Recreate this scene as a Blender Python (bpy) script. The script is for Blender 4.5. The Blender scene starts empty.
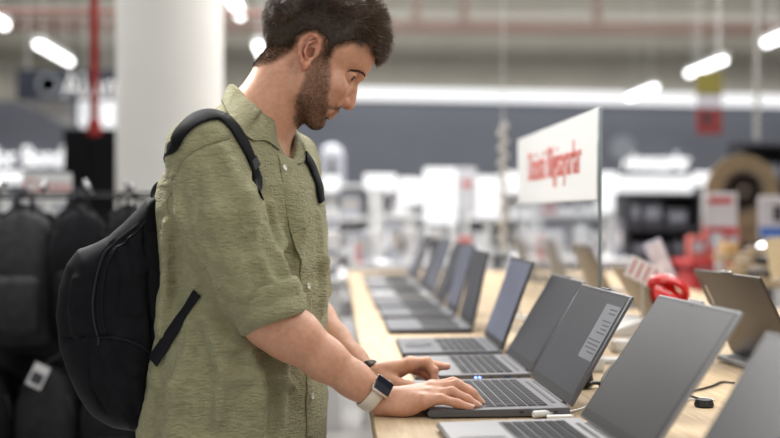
import bpy, bmesh, math, random
import numpy as np
from mathutils import Vector, Matrix, Euler
rnd = random.Random(7)
SC = bpy.context.scene
COL = SC.collection

# ------------------------------------------------------------------ camera
CAMZ, FPX = 1.25, 1150.0
YAW, PITCH = math.atan(53/FPX), math.atan(6/FPX)
cd = bpy.data.cameras.new('camera'); cam = bpy.data.objects.new('camera', cd); COL.objects.link(cam)
cam.location = (0, 0, CAMZ); cam.rotation_euler = (math.pi/2-PITCH, 0, -YAW)
cd.sensor_width = 36; cd.lens = FPX*36/780; cd.clip_start = .05; cd.clip_end = 200
cd.dof.use_dof = True; cd.dof.focus_distance = 2.06; cd.dof.aperture_fstop = 1.9
SC.camera = cam
# ------------------------------------------------------------------ world, lights, exposure
W = bpy.data.worlds.new('world'); SC.world = W; W.use_nodes = True
W.node_tree.nodes['Background'].inputs[0].default_value = (.93, .96, 1, 1)
W.node_tree.nodes['Background'].inputs[1].default_value = .33
SC.view_settings.view_transform = 'Standard'; SC.view_settings.look = 'None'
SC.view_settings.gamma = 1; SC.view_settings.use_curve_mapping = False
SC.view_settings.exposure = 0.0
SC.cycles.sample_clamp_indirect = 4.0
SC.cycles.max_bounces = 6
def area(name, loc, aim, sx, sy, power, col=(1, .985, .96)):
    d = bpy.data.lights.new(name, 'AREA'); d.shape = 'RECTANGLE'; d.size = sx; d.size_y = sy
    d.energy = power; d.color = col
    o = bpy.data.objects.new(name, d); COL.objects.link(o); o.location = loc
    o.rotation_euler = (Vector(aim)-Vector(loc)).to_track_quat('-Z', 'Y').to_euler()
    return o
area('unseen_overhead_light', (-1.1, 3.2, 3.1), (-.5, 2.3, 1.2), .45, 1.8, 118)
area('unseen_overhead_light', (1.9, 2.9, 3.1), (.2, 2.3, 1.1), .5, 2.6, 50)
area('unseen_overhead_light', (-1.6, .4, 3.1), (-.6, 1.6, 1.0), .6, 2.6, 22)  # unseen fill added on the camera side
area('unseen_overhead_light', (1.3, .3, 3.1), (.0, 2.1, 1.4), .6, 2.4, 30)  # fill light added to brighten the face, no lamp body there
area('added_ceiling_fill', (-3.0, 8.5, 4.9), (-3.0, 8.6, 0), 1.0, 7, 260)  # unseen area lights from here on, added under the ceiling as fill
area('added_ceiling_fill', (.2, 10.5, 4.9), (.2, 10.8, 0), 1.2, 8, 600)
area('added_ceiling_fill', (4.2, 10.5, 4.9), (4.2, 10.8, 0), 1.2, 8, 520)
area('added_ceiling_fill', (1.2, 5.4, 4.9), (1.2, 5.6, 0), 1.0, 3, 80)
area('added_ceiling_fill', (1.5, 14.3, 4.9), (1.5, 17.5, 3.0), 14, .8, 330)  # added wide light aimed at the back wall, without a fixture

# ------------------------------------------------------------------ helpers
_yc, _ys, _pc, _ps = math.cos(YAW), math.sin(YAW), math.cos(PITCH), math.sin(PITCH)
CF = np.array([_ys*_pc, _yc*_pc, -_ps]); CR = np.array([_yc, -_ys, 0]); CU = np.cross(CR, CF)
CO = np.array([0, 0, CAMZ])
def P(px, py, Y):
    d = CF + CR*(px-390)/FPX + CU*(219-py)/FPX
    return CO + d*(Y/d[1])
def PZ(px, py, z):
    d = CF + CR*(px-390)/FPX + CU*(219-py)/FPX
    return CO + d*((z-CAMZ)/d[2])
def proj(p):
    q = p-CO; dz = q@CF
    return 390+FPX*(q@CR)/dz, 219-FPX*(q@CU)/dz

MATS = {}
def mat(name, col, rough=.5, metal=0, var=.06, vscale=30, bump=0, bscale=200, spec=.5, coat=0, emit=0, ecol=None, sheen=0, stretch=None):
    if name in MATS: return MATS[name]
    m = bpy.data.materials.new(name); m.use_nodes = True; nt = m.node_tree; b = nt.nodes['Principled BSDF']
    c = [x for x in col]
    b.inputs['Roughness'].default_value = rough; b.inputs['Metallic'].default_value = metal
    b.inputs['Specular IOR Level'].default_value = spec
    if coat: b.inputs['Coat Weight'].default_value = coat
    if sheen: b.inputs['Sheen Weight'].default_value = sheen
    tc = nt.nodes.new('ShaderNodeTexCoord'); src = tc.outputs['Object']
    if stretch:
        mp = nt.nodes.new('ShaderNodeMapping'); mp.inputs['Scale'].default_value = stretch
        nt.links.new(src, mp.inputs[0]); src = mp.outputs[0]
    n = nt.nodes.new('ShaderNodeTexNoise'); n.inputs['Scale'].default_value = vscale; n.inputs['Detail'].default_value = 4
    nt.links.new(src, n.inputs['Vector'])
    r = nt.nodes.new('ShaderNodeValToRGB')
    r.color_ramp.elements[0].position = .3; r.color_ramp.elements[1].position = .7
    r.color_ramp.elements[0].color = [x*(1-var) for x in c]+[1]; r.color_ramp.elements[1].color = [min(1, x*(1+var)) for x in c]+[1]
    nt.links.new(n.outputs[0], r.inputs[0]); nt.links.new(r.outputs[0], b.inputs['Base Color'])
    if emit:
        b.inputs['Emission Color'].default_value = list(ecol or col)+[1]; b.inputs['Emission Strength'].default_value = emit
    if bump:
        n2 = nt.nodes.new('ShaderNodeTexNoise'); n2.inputs['Scale'].default_value = bscale; n2.inputs['Detail'].default_value = 3
        nt.links.new(src, n2.inputs['Vector'])
        bp = nt.nodes.new('ShaderNodeBump'); bp.inputs['Strength'].default_value = bump; bp.inputs['Distance'].default_value = .002
        nt.links.new(n2.outputs[0], bp.inputs['Height']); nt.links.new(bp.outputs[0], b.inputs['Normal'])
    MATS[name] = m; return m

def tag(o, label=None, cat=None, group=None, kind=None):
    if label: o['label'] = label
    if cat: o['category'] = cat
    if group: o['group'] = group
    if kind: o['kind'] = kind
    return o
def thing(name, label, cat, loc=(0, 0, 0), rz=0, group=None, rot=None):
    o = bpy.data.objects.new(name, None); COL.objects.link(o); o.empty_display_size = .05
    o.location = loc; o.rotation_euler = rot or (0, 0, rz)
    return tag(o, label, cat, group)
def copy_tree(o, parent=None):
    c = o.copy(); COL.objects.link(c); c.parent = parent
    for ch in list(o.children): copy_tree(ch, c)
    return c
class MB:
    def __init__(s): s.bm = bmesh.new()
    def _mark(s): return len(s.bm.verts)
    def box(s, c, size, rot=None, bevel=0, seg=2):
        r = bmesh.ops.create_cube(s.bm, size=1); vs = r['verts']
        bmesh.ops.scale(s.bm, vec=size, verts=vs)
        if bevel:
            es = list({e for v in vs for e in v.link_edges})
            g = bmesh.ops.bevel(s.bm, geom=es, offset=bevel, segments=seg, affect='EDGES', profile=.5)
            vs = list({v for f in g['faces'] for v in f.verts} | {v for v in vs if v.is_valid})
        if rot is not None: bmesh.ops.rotate(s.bm, cent=(0, 0, 0), matrix=Euler(rot).to_matrix() if not isinstance(rot, Matrix) else rot, verts=vs)
        bmesh.ops.translate(s.bm, vec=Vector(c), verts=vs); return s
    def tube(s, pts, r, n=8, cap=True, flat=None):
        pts = [Vector(p) for p in pts]; rs = r if isinstance(r, (list, tuple)) else [r]*len(pts)
        rings = []; up = None
        for i, p in enumerate(pts):
            t = (pts[min(i+1, len(pts)-1)]-pts[max(i-1, 0)]).normalized()
            if up is None: up = Vector((0, 0, 1)) if abs(t.z) < .9 else Vector((1, 0, 0))
            a = t.cross(up)
            a = a.normalized() if a.length > 1e-6 else Vector((1, 0, 0)); b = a.cross(t).normalized(); up = b
            fa = flat or (1, 1)
            rings.append([s.bm.verts.new(p+a*math.cos(k*2*math.pi/n)*rs[i]*fa[0]+b*math.sin(k*2*math.pi/n)*rs[i]*fa[1]) for k in range(n)])
        for i in range(len(rings)-1):
            for k in range(n):
                s.bm.faces.new((rings[i][k], rings[i][(k+1) % n], rings[i+1][(k+1) % n], rings[i+1][k]))
        if cap:
            s.bm.faces.new(rings[0][::-1]); s.bm.faces.new(rings[-1])
        return s
    def lathe(s, prof, c=(0, 0, 0), n=24, rot=None):
        vs = []; rings = []
        for r, z in prof:
            ring = [s.bm.verts.new((max(r, 1e-4)*math.cos(k*2*math.pi/n), max(r, 1e-4)*math.sin(k*2*math.pi/n), z)) for k in range(n)]
            rings.append(ring); vs += ring
        for i in range(len(rings)-1):
            for k in range(n):
                s.bm.faces.new((rings[i][k], rings[i][(k+1) % n], rings[i+1][(k+1) % n], rings[i+1][k]))
        s.bm.faces.new(rings[0][::-1]); s.bm.faces.new(rings[-1])
        if rot is not None: bmesh.ops.rotate(s.bm, cent=(0, 0, 0), matrix=Euler(rot).to_matrix(), verts=vs)
        bmesh.ops.translate(s.bm, vec=Vector(c), verts=vs); return s
    def prism(s, pts, a, b):
        """polygon pts (2D: x,z) extruded along y from a to b"""
        A = [s.bm.verts.new((x, a, z)) for x, z in pts]; B = [s.bm.verts.new((x, b, z)) for x, z in pts]
        n = len(pts); s.bm.faces.new(A); s.bm.faces.new(B[::-1])
        for i in range(n): s.bm.faces.new((A[i], B[i], B[(i+1) % n], A[(i+1) % n]))
        return s
    def grid(s, rows, closed=False):
        R = [[s.bm.verts.new(Vector(p)) for p in row] for row in rows]
        for i in range(len(R)-1):
            m = len(R[i])
            for j in range(m if closed else m-1):
                s.bm.faces.new((R[i][j], R[i][(j+1) % m], R[i+1][(j+1) % m], R[i+1][j]))
        return s
    def build(s, name, m, parent=None, smooth=40, loc=None, rot=None):
        bmesh.ops.recalc_face_normals(s.bm, faces=s.bm.faces)
        me = bpy.data.meshes.new(name); s.bm.to_mesh(me); s.bm.free()
        o = bpy.data.objects.new(name, me); COL.objects.link(o); o.parent = parent
        if m: me.materials.append(m)
        if smooth:
            me.polygons.foreach_set('use_smooth', [True]*len(me.polygons))
            try: me.set_sharp_from_angle(angle=math.radians(smooth))
            except Exception: pass
        if loc is not None: o.location = loc
        if rot is not None: o.rotation_euler = rot
        return o
def npmesh(name, V, F, m, parent=None, smooth=True):
    me = bpy.data.meshes.new(name)
    V = np.asarray(V, np.float32); F = np.asarray(F, np.int32); k = F.shape[1]
    me.vertices.add(len(V)); me.vertices.foreach_set('co', V.ravel())
    me.loops.add(F.size); me.loops.foreach_set('vertex_index', F.ravel())
    me.polygons.add(len(F)); me.polygons.foreach_set('loop_start', np.arange(0, F.size, k, dtype=np.int32))
    me.polygons.foreach_set('loop_total', np.full(len(F), k, np.int32))
    me.update(calc_edges=True)
    me.polygons.foreach_set('use_smooth', np.full(len(F), smooth))
    if m: me.materials.append(m)
    o = bpy.data.objects.new(name, me); COL.objects.link(o); o.parent = parent
    return o
def text_mesh(name, body, size, m, parent, loc, rot, extrude=.001, sx=1, align='CENTER'):
    cu = bpy.data.curves.new('t', 'FONT'); cu.body = body; cu.size = size; cu.extrude = extrude
    cu.align_x = align; cu.align_y = 'CENTER'; cu.offset = .0
    t = bpy.data.objects.new('t', cu); COL.objects.link(t)
    bpy.context.view_layer.update()
    me = bpy.data.meshes.new_from_object(t.evaluated_get(bpy.context.evaluated_depsgraph_get()))
    bpy.data.objects.remove(t); me.materials.clear(); me.materials.append(m)
    me.transform(Matrix.Diagonal((sx, 1, 1, 1)))
    o = bpy.data.objects.new(name, me); COL.objects.link(o); o.parent = parent; o.location = loc; o.rotation_euler = rot
    return o

# ---- value noise
_T = np.random.RandomState(3).rand(64, 64, 64).astype(np.float32)
def vnoise(p):
    i = np.floor(p).astype(int); f = (p-i).astype(np.float32); f = f*f*(3-2*f); i &= 63; j = (i+1) & 63
    x0, y0, z0 = i.T; x1, y1, z1 = j.T; fx, fy, fz = f.T
    a = _T[x0, y0, z0]*(1-fx)+_T[x1, y0, z0]*fx; b = _T[x0, y1, z0]*(1-fx)+_T[x1, y1, z0]*fx
    c = _T[x0, y0, z1]*(1-fx)+_T[x1, y0, z1]*fx; d = _T[x0, y1, z1]*(1-fx)+_T[x1, y1, z1]*fx
    return ((a*(1-fy)+b*fy)*(1-fz)+(c*(1-fy)+d*fy)*fz)*2-1

# ---- signed distance solids
CAP = .04
def smin(a, b, k):
    if k <= 0: return np.minimum(a, b)
    h = np.maximum(k-np.abs(a-b), 0)/k
    return np.minimum(a, b)-h*h*k*.25
class Solid:
    """a list of soft solids merged into one surface"""
    def __init__(s): s.pr = []; s.post = None
    def _add(s, f, lo, hi, k, op): s.pr.append((f, np.array(lo)-CAP-k, np.array(hi)+CAP+k, k, op))
    def cap(s, a, b, ra, rb=None, k=.01, op=1, squash=None):
        a = np.array(a, float); b = np.array(b, float); rb = ra if rb is None else rb; ab = b-a; L2 = max(ab@ab, 1e-12)
        def f(p):
            t = np.clip(((p-a)@ab)/L2, 0, 1); q = p-a-t[:, None]*ab
            if squash is not None:
                n, amt = squash; q = q+np.outer(q@n, n)*(1/amt-1)
            return np.sqrt((q*q).sum(1))-(ra+(rb-ra)*t)
        R = max(ra, rb); s._add(f, np.minimum(a, b)-R, np.maximum(a, b)+R, k, op); return s
    def chain(s, pts, rs, k=.008, op=1, k0=None):
        for i in range(len(pts)-1): s.cap(pts[i], pts[i+1], rs[i], rs[i+1], (k0 if (i == 0 and k0) else k), op)
        return s
    def ell(s, c, r, axes=None, k=.01, op=1):
        c = np.array(c, float); r = np.array(r, float); A = np.eye(3) if axes is None else np.array(axes)
        def f(p):
            q = (p-c)@A.T; k0 = np.sqrt(((q/r)**2).sum(1)); k1 = np.sqrt(((q/(r*r))**2).sum(1))+1e-9
            return k0*(k0-1)/k1
        R = max(r); s._add(f, c-R, c+R, k, op); return s
    def fn(s, f, lo, hi, k=.01, op=1): s._add(f, lo, hi, k, op); return s
    def __call__(s, p):
        lo = p.min(0); hi = p.max(0); D = np.full(len(p), CAP)
        for f, a, b, k, op in s.pr:
            if (hi < a).any() or (lo > b).any(): continue
            d = np.clip(f(p), -9, 9)
            if op == 1: D = smin(D, d, k)
            elif op == -1: D = -smin(-D, d, k)
            else: D = -smin(-D, -d, k)
        if s.post is not None: D = s.post(p, D)
        return D
def surface(S, lo, hi, h, slack=1.5):
    B = 8; lo = np.array(lo, float); nb = np.ceil((np.array(hi)-lo)/(h*B)).astype(int); n = nb*B
    bi = np.stack(np.meshgrid(*[np.arange(k) for k in nb], indexing='ij'), -1).reshape(-1, 3)
    cen = lo+(bi*B+(B-1)/2)*h
    dc = np.empty(len(cen))
    # coarse pass in bricks of blocks so that the culling works
    key = (bi//4)@np.array([10**6, 10**3, 1]); order = np.argsort(key, kind='stable'); ks = key[order]
    cuts = np.flatnonzero(np.diff(ks))+1
    for g in np.split(order, cuts): dc[g] = S(cen[g])
    D = np.empty(n, np.float32)
    sg = np.where(dc < 0, -1., 1.).astype(np.float32).reshape(nb)
    D[:] = np.repeat(np.repeat(np.repeat(sg, B, 0), B, 1), B, 2)
    act = np.abs(dc) < h*B*.87*slack
    off = np.stack(np.meshgrid(*[np.arange(B)]*3, indexing='ij'), -1).reshape(-1, 3)
    oa = order[act[order]]
    for g in np.array_split(oa, max(1, len(oa)//24)):
        base = bi[g]*B
        idx = (base[:, None, :]+off[None]).reshape(-1, 3)
        D[idx[:, 0], idx[:, 1], idx[:, 2]] = S(lo+idx*h)
    neg = D < 0
    c = neg[:-1, :-1, :-1].astype(np.int8)
    for dx, dy, dz in [(1,0,0),(0,1,0),(0,0,1),(1,1,0),(1,0,1),(0,1,1),(1,1,1)]:
        c = c+neg[dx:n[0]-1+dx, dy:n[1]-1+dy, dz:n[2]-1+dz]
    cells = np.argwhere((c > 0) & (c < 8))
    corners = np.array([(i, j, k) for i in (0, 1) for j in (0, 1) for k in (0, 1)])
    acc = np.zeros((len(cells), 3)); cnt = np.zeros(len(cells))
    cv = [D[cells[:, 0]+q[0], cells[:, 1]+q[1], cells[:, 2]+q[2]].astype(float) for q in corners]
    for a in range(8):
        for b in range(a+1, 8):
            if np.abs(corners[a]-corners[b]).sum() != 1: continue
            m = (cv[a] < 0) != (cv[b] < 0)
            t = np.where(m, cv[a]/np.where(m, cv[a]-cv[b], 1), 0)
            acc += np.where(m[:, None], corners[a]+t[:, None]*(corners[b]-corners[a]), 0); cnt += m
    V = lo+(cells+acc/cnt[:, None])*h
    M = np.full(n, -1, np.int32); M[cells[:, 0], cells[:, 1], cells[:, 2]] = np.arange(len(cells))
    F = []
    for ax in range(3):
        s0 = [slice(0, k) for k in n]; s1 = [slice(0, k) for k in n]
        s0[ax] = slice(0, n[ax]-1); s1[ax] = slice(1, n[ax])
        e = np.argwhere(neg[tuple(s0)] != neg[tuple(s1)])
        u, v = [(1, 2), (2, 0), (0, 1)][ax]
        e = e[(e[:, u] > 0) & (e[:, v] > 0)]
        du = np.zeros(3, int); dv = np.zeros(3, int); du[u] = 1; dv[v] = 1
        g = lambda q: M[q[:, 0], q[:, 1], q[:, 2]]
        q = np.stack([g(e-du-dv), g(e-dv), g(e), g(e-du)], 1)
        fl = neg[e[:, 0], e[:, 1], e[:, 2]]
        q[~fl] = q[~fl][:, ::-1]
        F.append(q[(q >= 0).all(1)])
    return V, np.concatenate(F)
def relax(V, F, it=1, w=.5):
    for _ in range(it):
        A = np.zeros_like(V); C = np.zeros(len(V))
        for a in range(4):
            for b in ((a+1) % 4, (a+3) % 4):
                np.add.at(A, F[:, a], V[F[:, b]]); np.add.at(C, F[:, a], 1)
        V = V*(1-w)+w*A/C[:, None]
    return V
def sdgrad(S, p, e=.002):
    p = np.atleast_2d(p); g = np.stack([S(p+np.eye(3)[i]*e)-S(p-np.eye(3)[i]*e) for i in range(3)], 1)
    return g/(np.linalg.norm(g, axis=1)[:, None]+1e-9)
def hit(S, px, py, y0=1.7, y1=2.7):
    d = CF+CR*(px-390)/FPX+CU*(219-py)/FPX; d /= np.linalg.norm(d); t = y0/d[1]
    for _ in range(200):
        q = CO+d*t; v = float(S(q[None])[0])
        if v < .0004: return q
        t += v*.6
        if q[1] > y1: break
    return None
def poly_sd(px, py, poly):
    """signed distance to a polygon, negative inside"""
    poly = np.array(poly, float); n = len(poly); d = np.full(len(px), 1e9); ins = np.zeros(len(px), bool)
    for i in range(n):
        a = poly[i]; b = poly[(i+1) % n]; e = b-a; wx = px-a[0]; wy = py-a[1]
        t = np.clip((wx*e[0]+wy*e[1])/(e@e), 0, 1); d = np.minimum(d, (wx-t*e[0])**2+(wy-t*e[1])**2)
        if a[1] != b[1]:
            c = ((a[1] > py) != (b[1] > py)) & (px < (b[0]-a[0])*(py-a[1])/(b[1]-a[1])+a[0]); ins ^= c
    return np.where(ins, -1, 1)*np.sqrt(d)
def sweep_strip(pts, nrm, width, thick, m, name, parent, wdir=None, closed=False):
    """a flat band along pts, lying on a surface with normals nrm"""
    mb = MB(); rows = []; n = len(pts)
    for i in range(n):
        p = Vector(pts[i]); t = (Vector(pts[min(i+1, n-1)])-Vector(pts[max(i-1, 0)])).normalized(); N = Vector(nrm[i])
        N = (N-t*N.dot(t)).normalized(); s = t.cross(N).normalized()
        w = (width[i] if isinstance(width, (list, tuple)) else width)/2
        rows.append([p+s*w*a+N*b for a, b in ((-1, 0), (-1, thick*.7), (-.8, thick), (.8, thick), (1, thick*.7), (1, 0))])
    mb.grid(rows, closed=True); mb.bm.faces.new([v for v in mb.bm.verts[:6]]) if False else None
    return mb.build(name, m, parent)
def spline(pts, n):
    """Catmull-Rom through pts, n samples per span"""
    pts = [np.array(p, float) for p in pts]; out = []
    for i in range(len(pts)-1):
        p0 = pts[max(i-1, 0)]; p1 = pts[i]; p2 = pts[i+1]; p3 = pts[min(i+2, len(pts)-1)]
        for k in range(n):
            t = k/n; out.append(.5*((2*p1)+(-p0+p2)*t+(2*p0-5*p1+4*p2-p3)*t*t+(-p0+3*p1-3*p2+p3)*t**3))
    out.append(pts[-1]); return out
# ================================================================== the room
def struct(o): o['kind'] = 'structure'; return o
M_floor = mat('pale_floor', (.46, .45, .44), .35, var=.05, vscale=3)
M_wall = mat('slate_wall', (.125, .135, .165), .7, var=.04, vscale=2)
M_beige = mat('beige_upper_wall', (.345, .33, .285), .8, var=.05, vscale=1.5)
M_ceil = mat('grey_ceiling', (.24, .235, .215), .9, var=.08, vscale=1)
WY = 18.0
mb = MB(); mb.box((1, 8, -.05), (26, 24, .1)); struct(mb.build('floor', M_floor))
mb = MB(); mb.box((1, 10.2, 5.05), (26, 20, .1)); struct(mb.build('ceiling', M_ceil))
mb = MB(); mb.box((1, WY+.1, 1.49), (26, .2, 2.98)); struct(mb.build('wall_back', M_wall))
mb = MB(); mb.box((1, WY+.1, 4.04), (26, .2, 2.12)); struct(mb.build('wall_back_upper', M_beige))
mb = MB(); mb.box((-9, 10, 2.5), (.2, 20, 5)); struct(mb.build('wall_left', M_beige))
mb = MB(); mb.box((13, 10, 2.5), (.2, 20, 5)); struct(mb.build('wall_right', M_beige))
# lit cove running along the top of the slate wall
M_glow = mat('lit_cove_white', (.30, .30, .31), .5, var=.0, emit=.9, ecol=(.97, .98, 1))
mb = MB(); mb.box((0, 0, 0), (13.4, .16, .19)); mb.build('light_cove', M_glow, None, loc=(5.8, WY-.1, 3.035), rot=(0, math.radians(.75), 0))
tag(bpy.data.objects['light_cove'], 'long glowing white strip light along the top of the slate back wall', 'strip light')
mb = MB(); mb.box((0, 0, 0), (3.2, .16, .22)); o = mb.build('light_cove', M_glow, None, loc=(-6.9, WY-.1, 3.2)); tag(o, 'short glowing white strip light at the far left of the back wall', 'strip light')
# pipes and beams under the ceiling
M_brown = mat('brown_pipe', (.17, .115, .095), .6)
mb = MB(); mb.box((0, 0, 0), (22, .16, .17)); o = struct(mb.build('trim_1', M_brown, None, loc=(2, 14.5, 3.60)))
mb = MB(); mb.box((0, 0, 0), (22, .2, .3)); o = struct(mb.build('trim_2', mat('pale_beam', (.30, .29, .26), .7), None, loc=(2, 16.6, 4.0)))
for x_ in (1.0, 1.6, 3.3, 7.5):
    mb = MB(); mb.box((0, 0, 0), (.09, .09, 1.35)); struct(mb.build('trim_3', M_brown, None, loc=(x_, 14.45, 4.27)))
# white round column
mb = MB(); mb.lathe([(.30, 0), (.335, 0), (.335, .12), (.318, .14), (.318, 5.0), (0, 5.0)], n=64)
struct(mb.build('column', mat('white_column', (.80, .79, .76), .55, var=.02, vscale=3), None, loc=P(170, 213, 7.0)*np.array([1, 1, 0])))
# red riser pipe
t = thing('sprinkler_pipe', 'thin red riser pipe coming down from the ceiling beside the white column', 'pipe', tuple(P(94, 0, 7.6)*np.array([1, 1, 0])))
mb = MB(); mb.tube([(0, 0, 1.80), (0, 0, 4.99)], .026, 14); mb.build('pipe_run', mat('red_paint', (.20, .014, .011), .7, spec=.2), t)
mb = MB(); mb.lathe([(.045, 1.76), (.045, 1.84), (.03, 1.86), (.03, 1.75)], n=14); mb.build('coupling', mat('red_paint', (.42, .03, .02)), t)
mb = MB(); mb.tube([(-1.4, .1, 2.58), (1.2, .1, 2.58)], .018, 10); mb.build('branch_pipe', mat('dull_red_pipe', (.28, .12, .10), .6), t)
# suspended tube lamps in rows along the room
M_tube = mat('lit_tube', (1, 1, 1), .5, var=0, emit=4.0, ecol=(1, 1, 1)); M_lampbody = mat('lamp_body', (.5, .5, .5), .5)
def lamp(X, Y, Z, L, label, grp):
    t = thing('tube_lamp', label, 'lamp', (X, Y, Z), 0, grp)
    mb = MB(); mb.box((0, 0, .05), (.10, L+.06, .05), bevel=.01); mb.build('housing', M_lampbody, t)
    mb = MB(); mb.tube([(0, -L/2, .0), (0, L/2, .0)], .045, 16); mb.build('tube', M_tube, t)
    for s in (-1, 1):
        mb = MB(); mb.tube([(0, s*L*.35, .07), (0, s*L*.35, 4.99-Z)], .004, 6); mb.build('hanger', M_lampbody, t)
lamp(4.28, 13.2, 2.95, 1.25, 'lit tube lamp hanging right of centre, the middle one of its row', None)
lamp(4.28, 16.0, 2.95, 1.35, 'lit tube lamp hanging in front of the long glowing strip', None)
lamp(4.28, 10.75, 2.95, 1.1, 'lit tube lamp cut off by the right edge of the photo', None)
lamp(-3.0, 12.4, 2.95, 1.35, 'lit tube lamp hanging left of the red pipe', None)
lamp(-3.0, 9.95, 2.95, 1.2, 'lit tube lamp cut off by the left edge of the photo', None)
lamp(-.83, 9.3, 2.95, 1.25, 'lit tube lamp just behind the hair of the man, above the column edge', None)
lamp(-.80, 12.2, 2.95, 1.0, 'farther lit tube lamp low behind the neck of the man', None)
# ================================================================== the display table
TX0, TX1, TYa, TYb, TZ = .062, 1.62, .45, 6.9, .90
M_oak = bpy.data.materials.new('light_oak'); M_oak.use_nodes = True
nt = M_oak.node_tree; b = nt.nodes['Principled BSDF']; tc = nt.nodes.new('ShaderNodeTexCoord'); mp = nt.nodes.new('ShaderNodeMapping')
mp.inputs['Scale'].default_value = (16, 1.1, 16); nt.links.new(tc.outputs['Object'], mp.inputs[0])
n = nt.nodes.new('ShaderNodeTexNoise'); n.inputs['Scale'].default_value = 5; n.inputs['Detail'].default_value = 6; n.inputs['Distortion'].default_value = .6
nt.links.new(mp.outputs[0], n.inputs['Vector']); r = nt.nodes.new('ShaderNodeValToRGB')
r.color_ramp.elements[0].position = .3; r.color_ramp.elements[0].color = (.44, .315, .19, 1); r.color_ramp.elements[1].position = .7; r.color_ramp.elements[1].color = (.59, .455, .295, 1)
nt.links.new(n.outputs[0], r.inputs[0]); nt.links.new(r.outputs[0], b.inputs['Base Color']); b.inputs['Roughness'].default_value = .6; b.inputs['Specular IOR Level'].default_value = .25
M_black = mat('black_plastic', (.014, .014, .015), .45, var=.2)
M_white = mat('white_plastic', (.72, .71, .68), .4, var=.03)
M_wmetal = mat('white_metal', (.62, .62, .61), .4)
table = thing('display_table', 'long light oak display table full of open laptops', 'table', (.84, 3.67, 0))
mb = MB(); mb.box(((TX0+TX1)/2-.84, 0, TZ-.02), (TX1-TX0, TYb-TYa, .04), bevel=.003); mb.build('tabletop', M_oak, table)
mb = MB(); mb.box(((TX0+TX1)/2-.84, 0, TZ-.085), (TX1-TX0-.12, TYb-TYa-.16, .09)); mb.build('apron', M_oak, table)
for y_ in (TYa+.15, 2.8, 5.0, TYb-.15):
    for x_ in (TX0+.11, TX1-.11):
        mb = MB(); mb.box((x_-.84, y_-3.67, (TZ-.13)/2), (.06, .06, TZ-.13), bevel=.004); mb.build('leg', M_wmetal, table)

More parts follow.
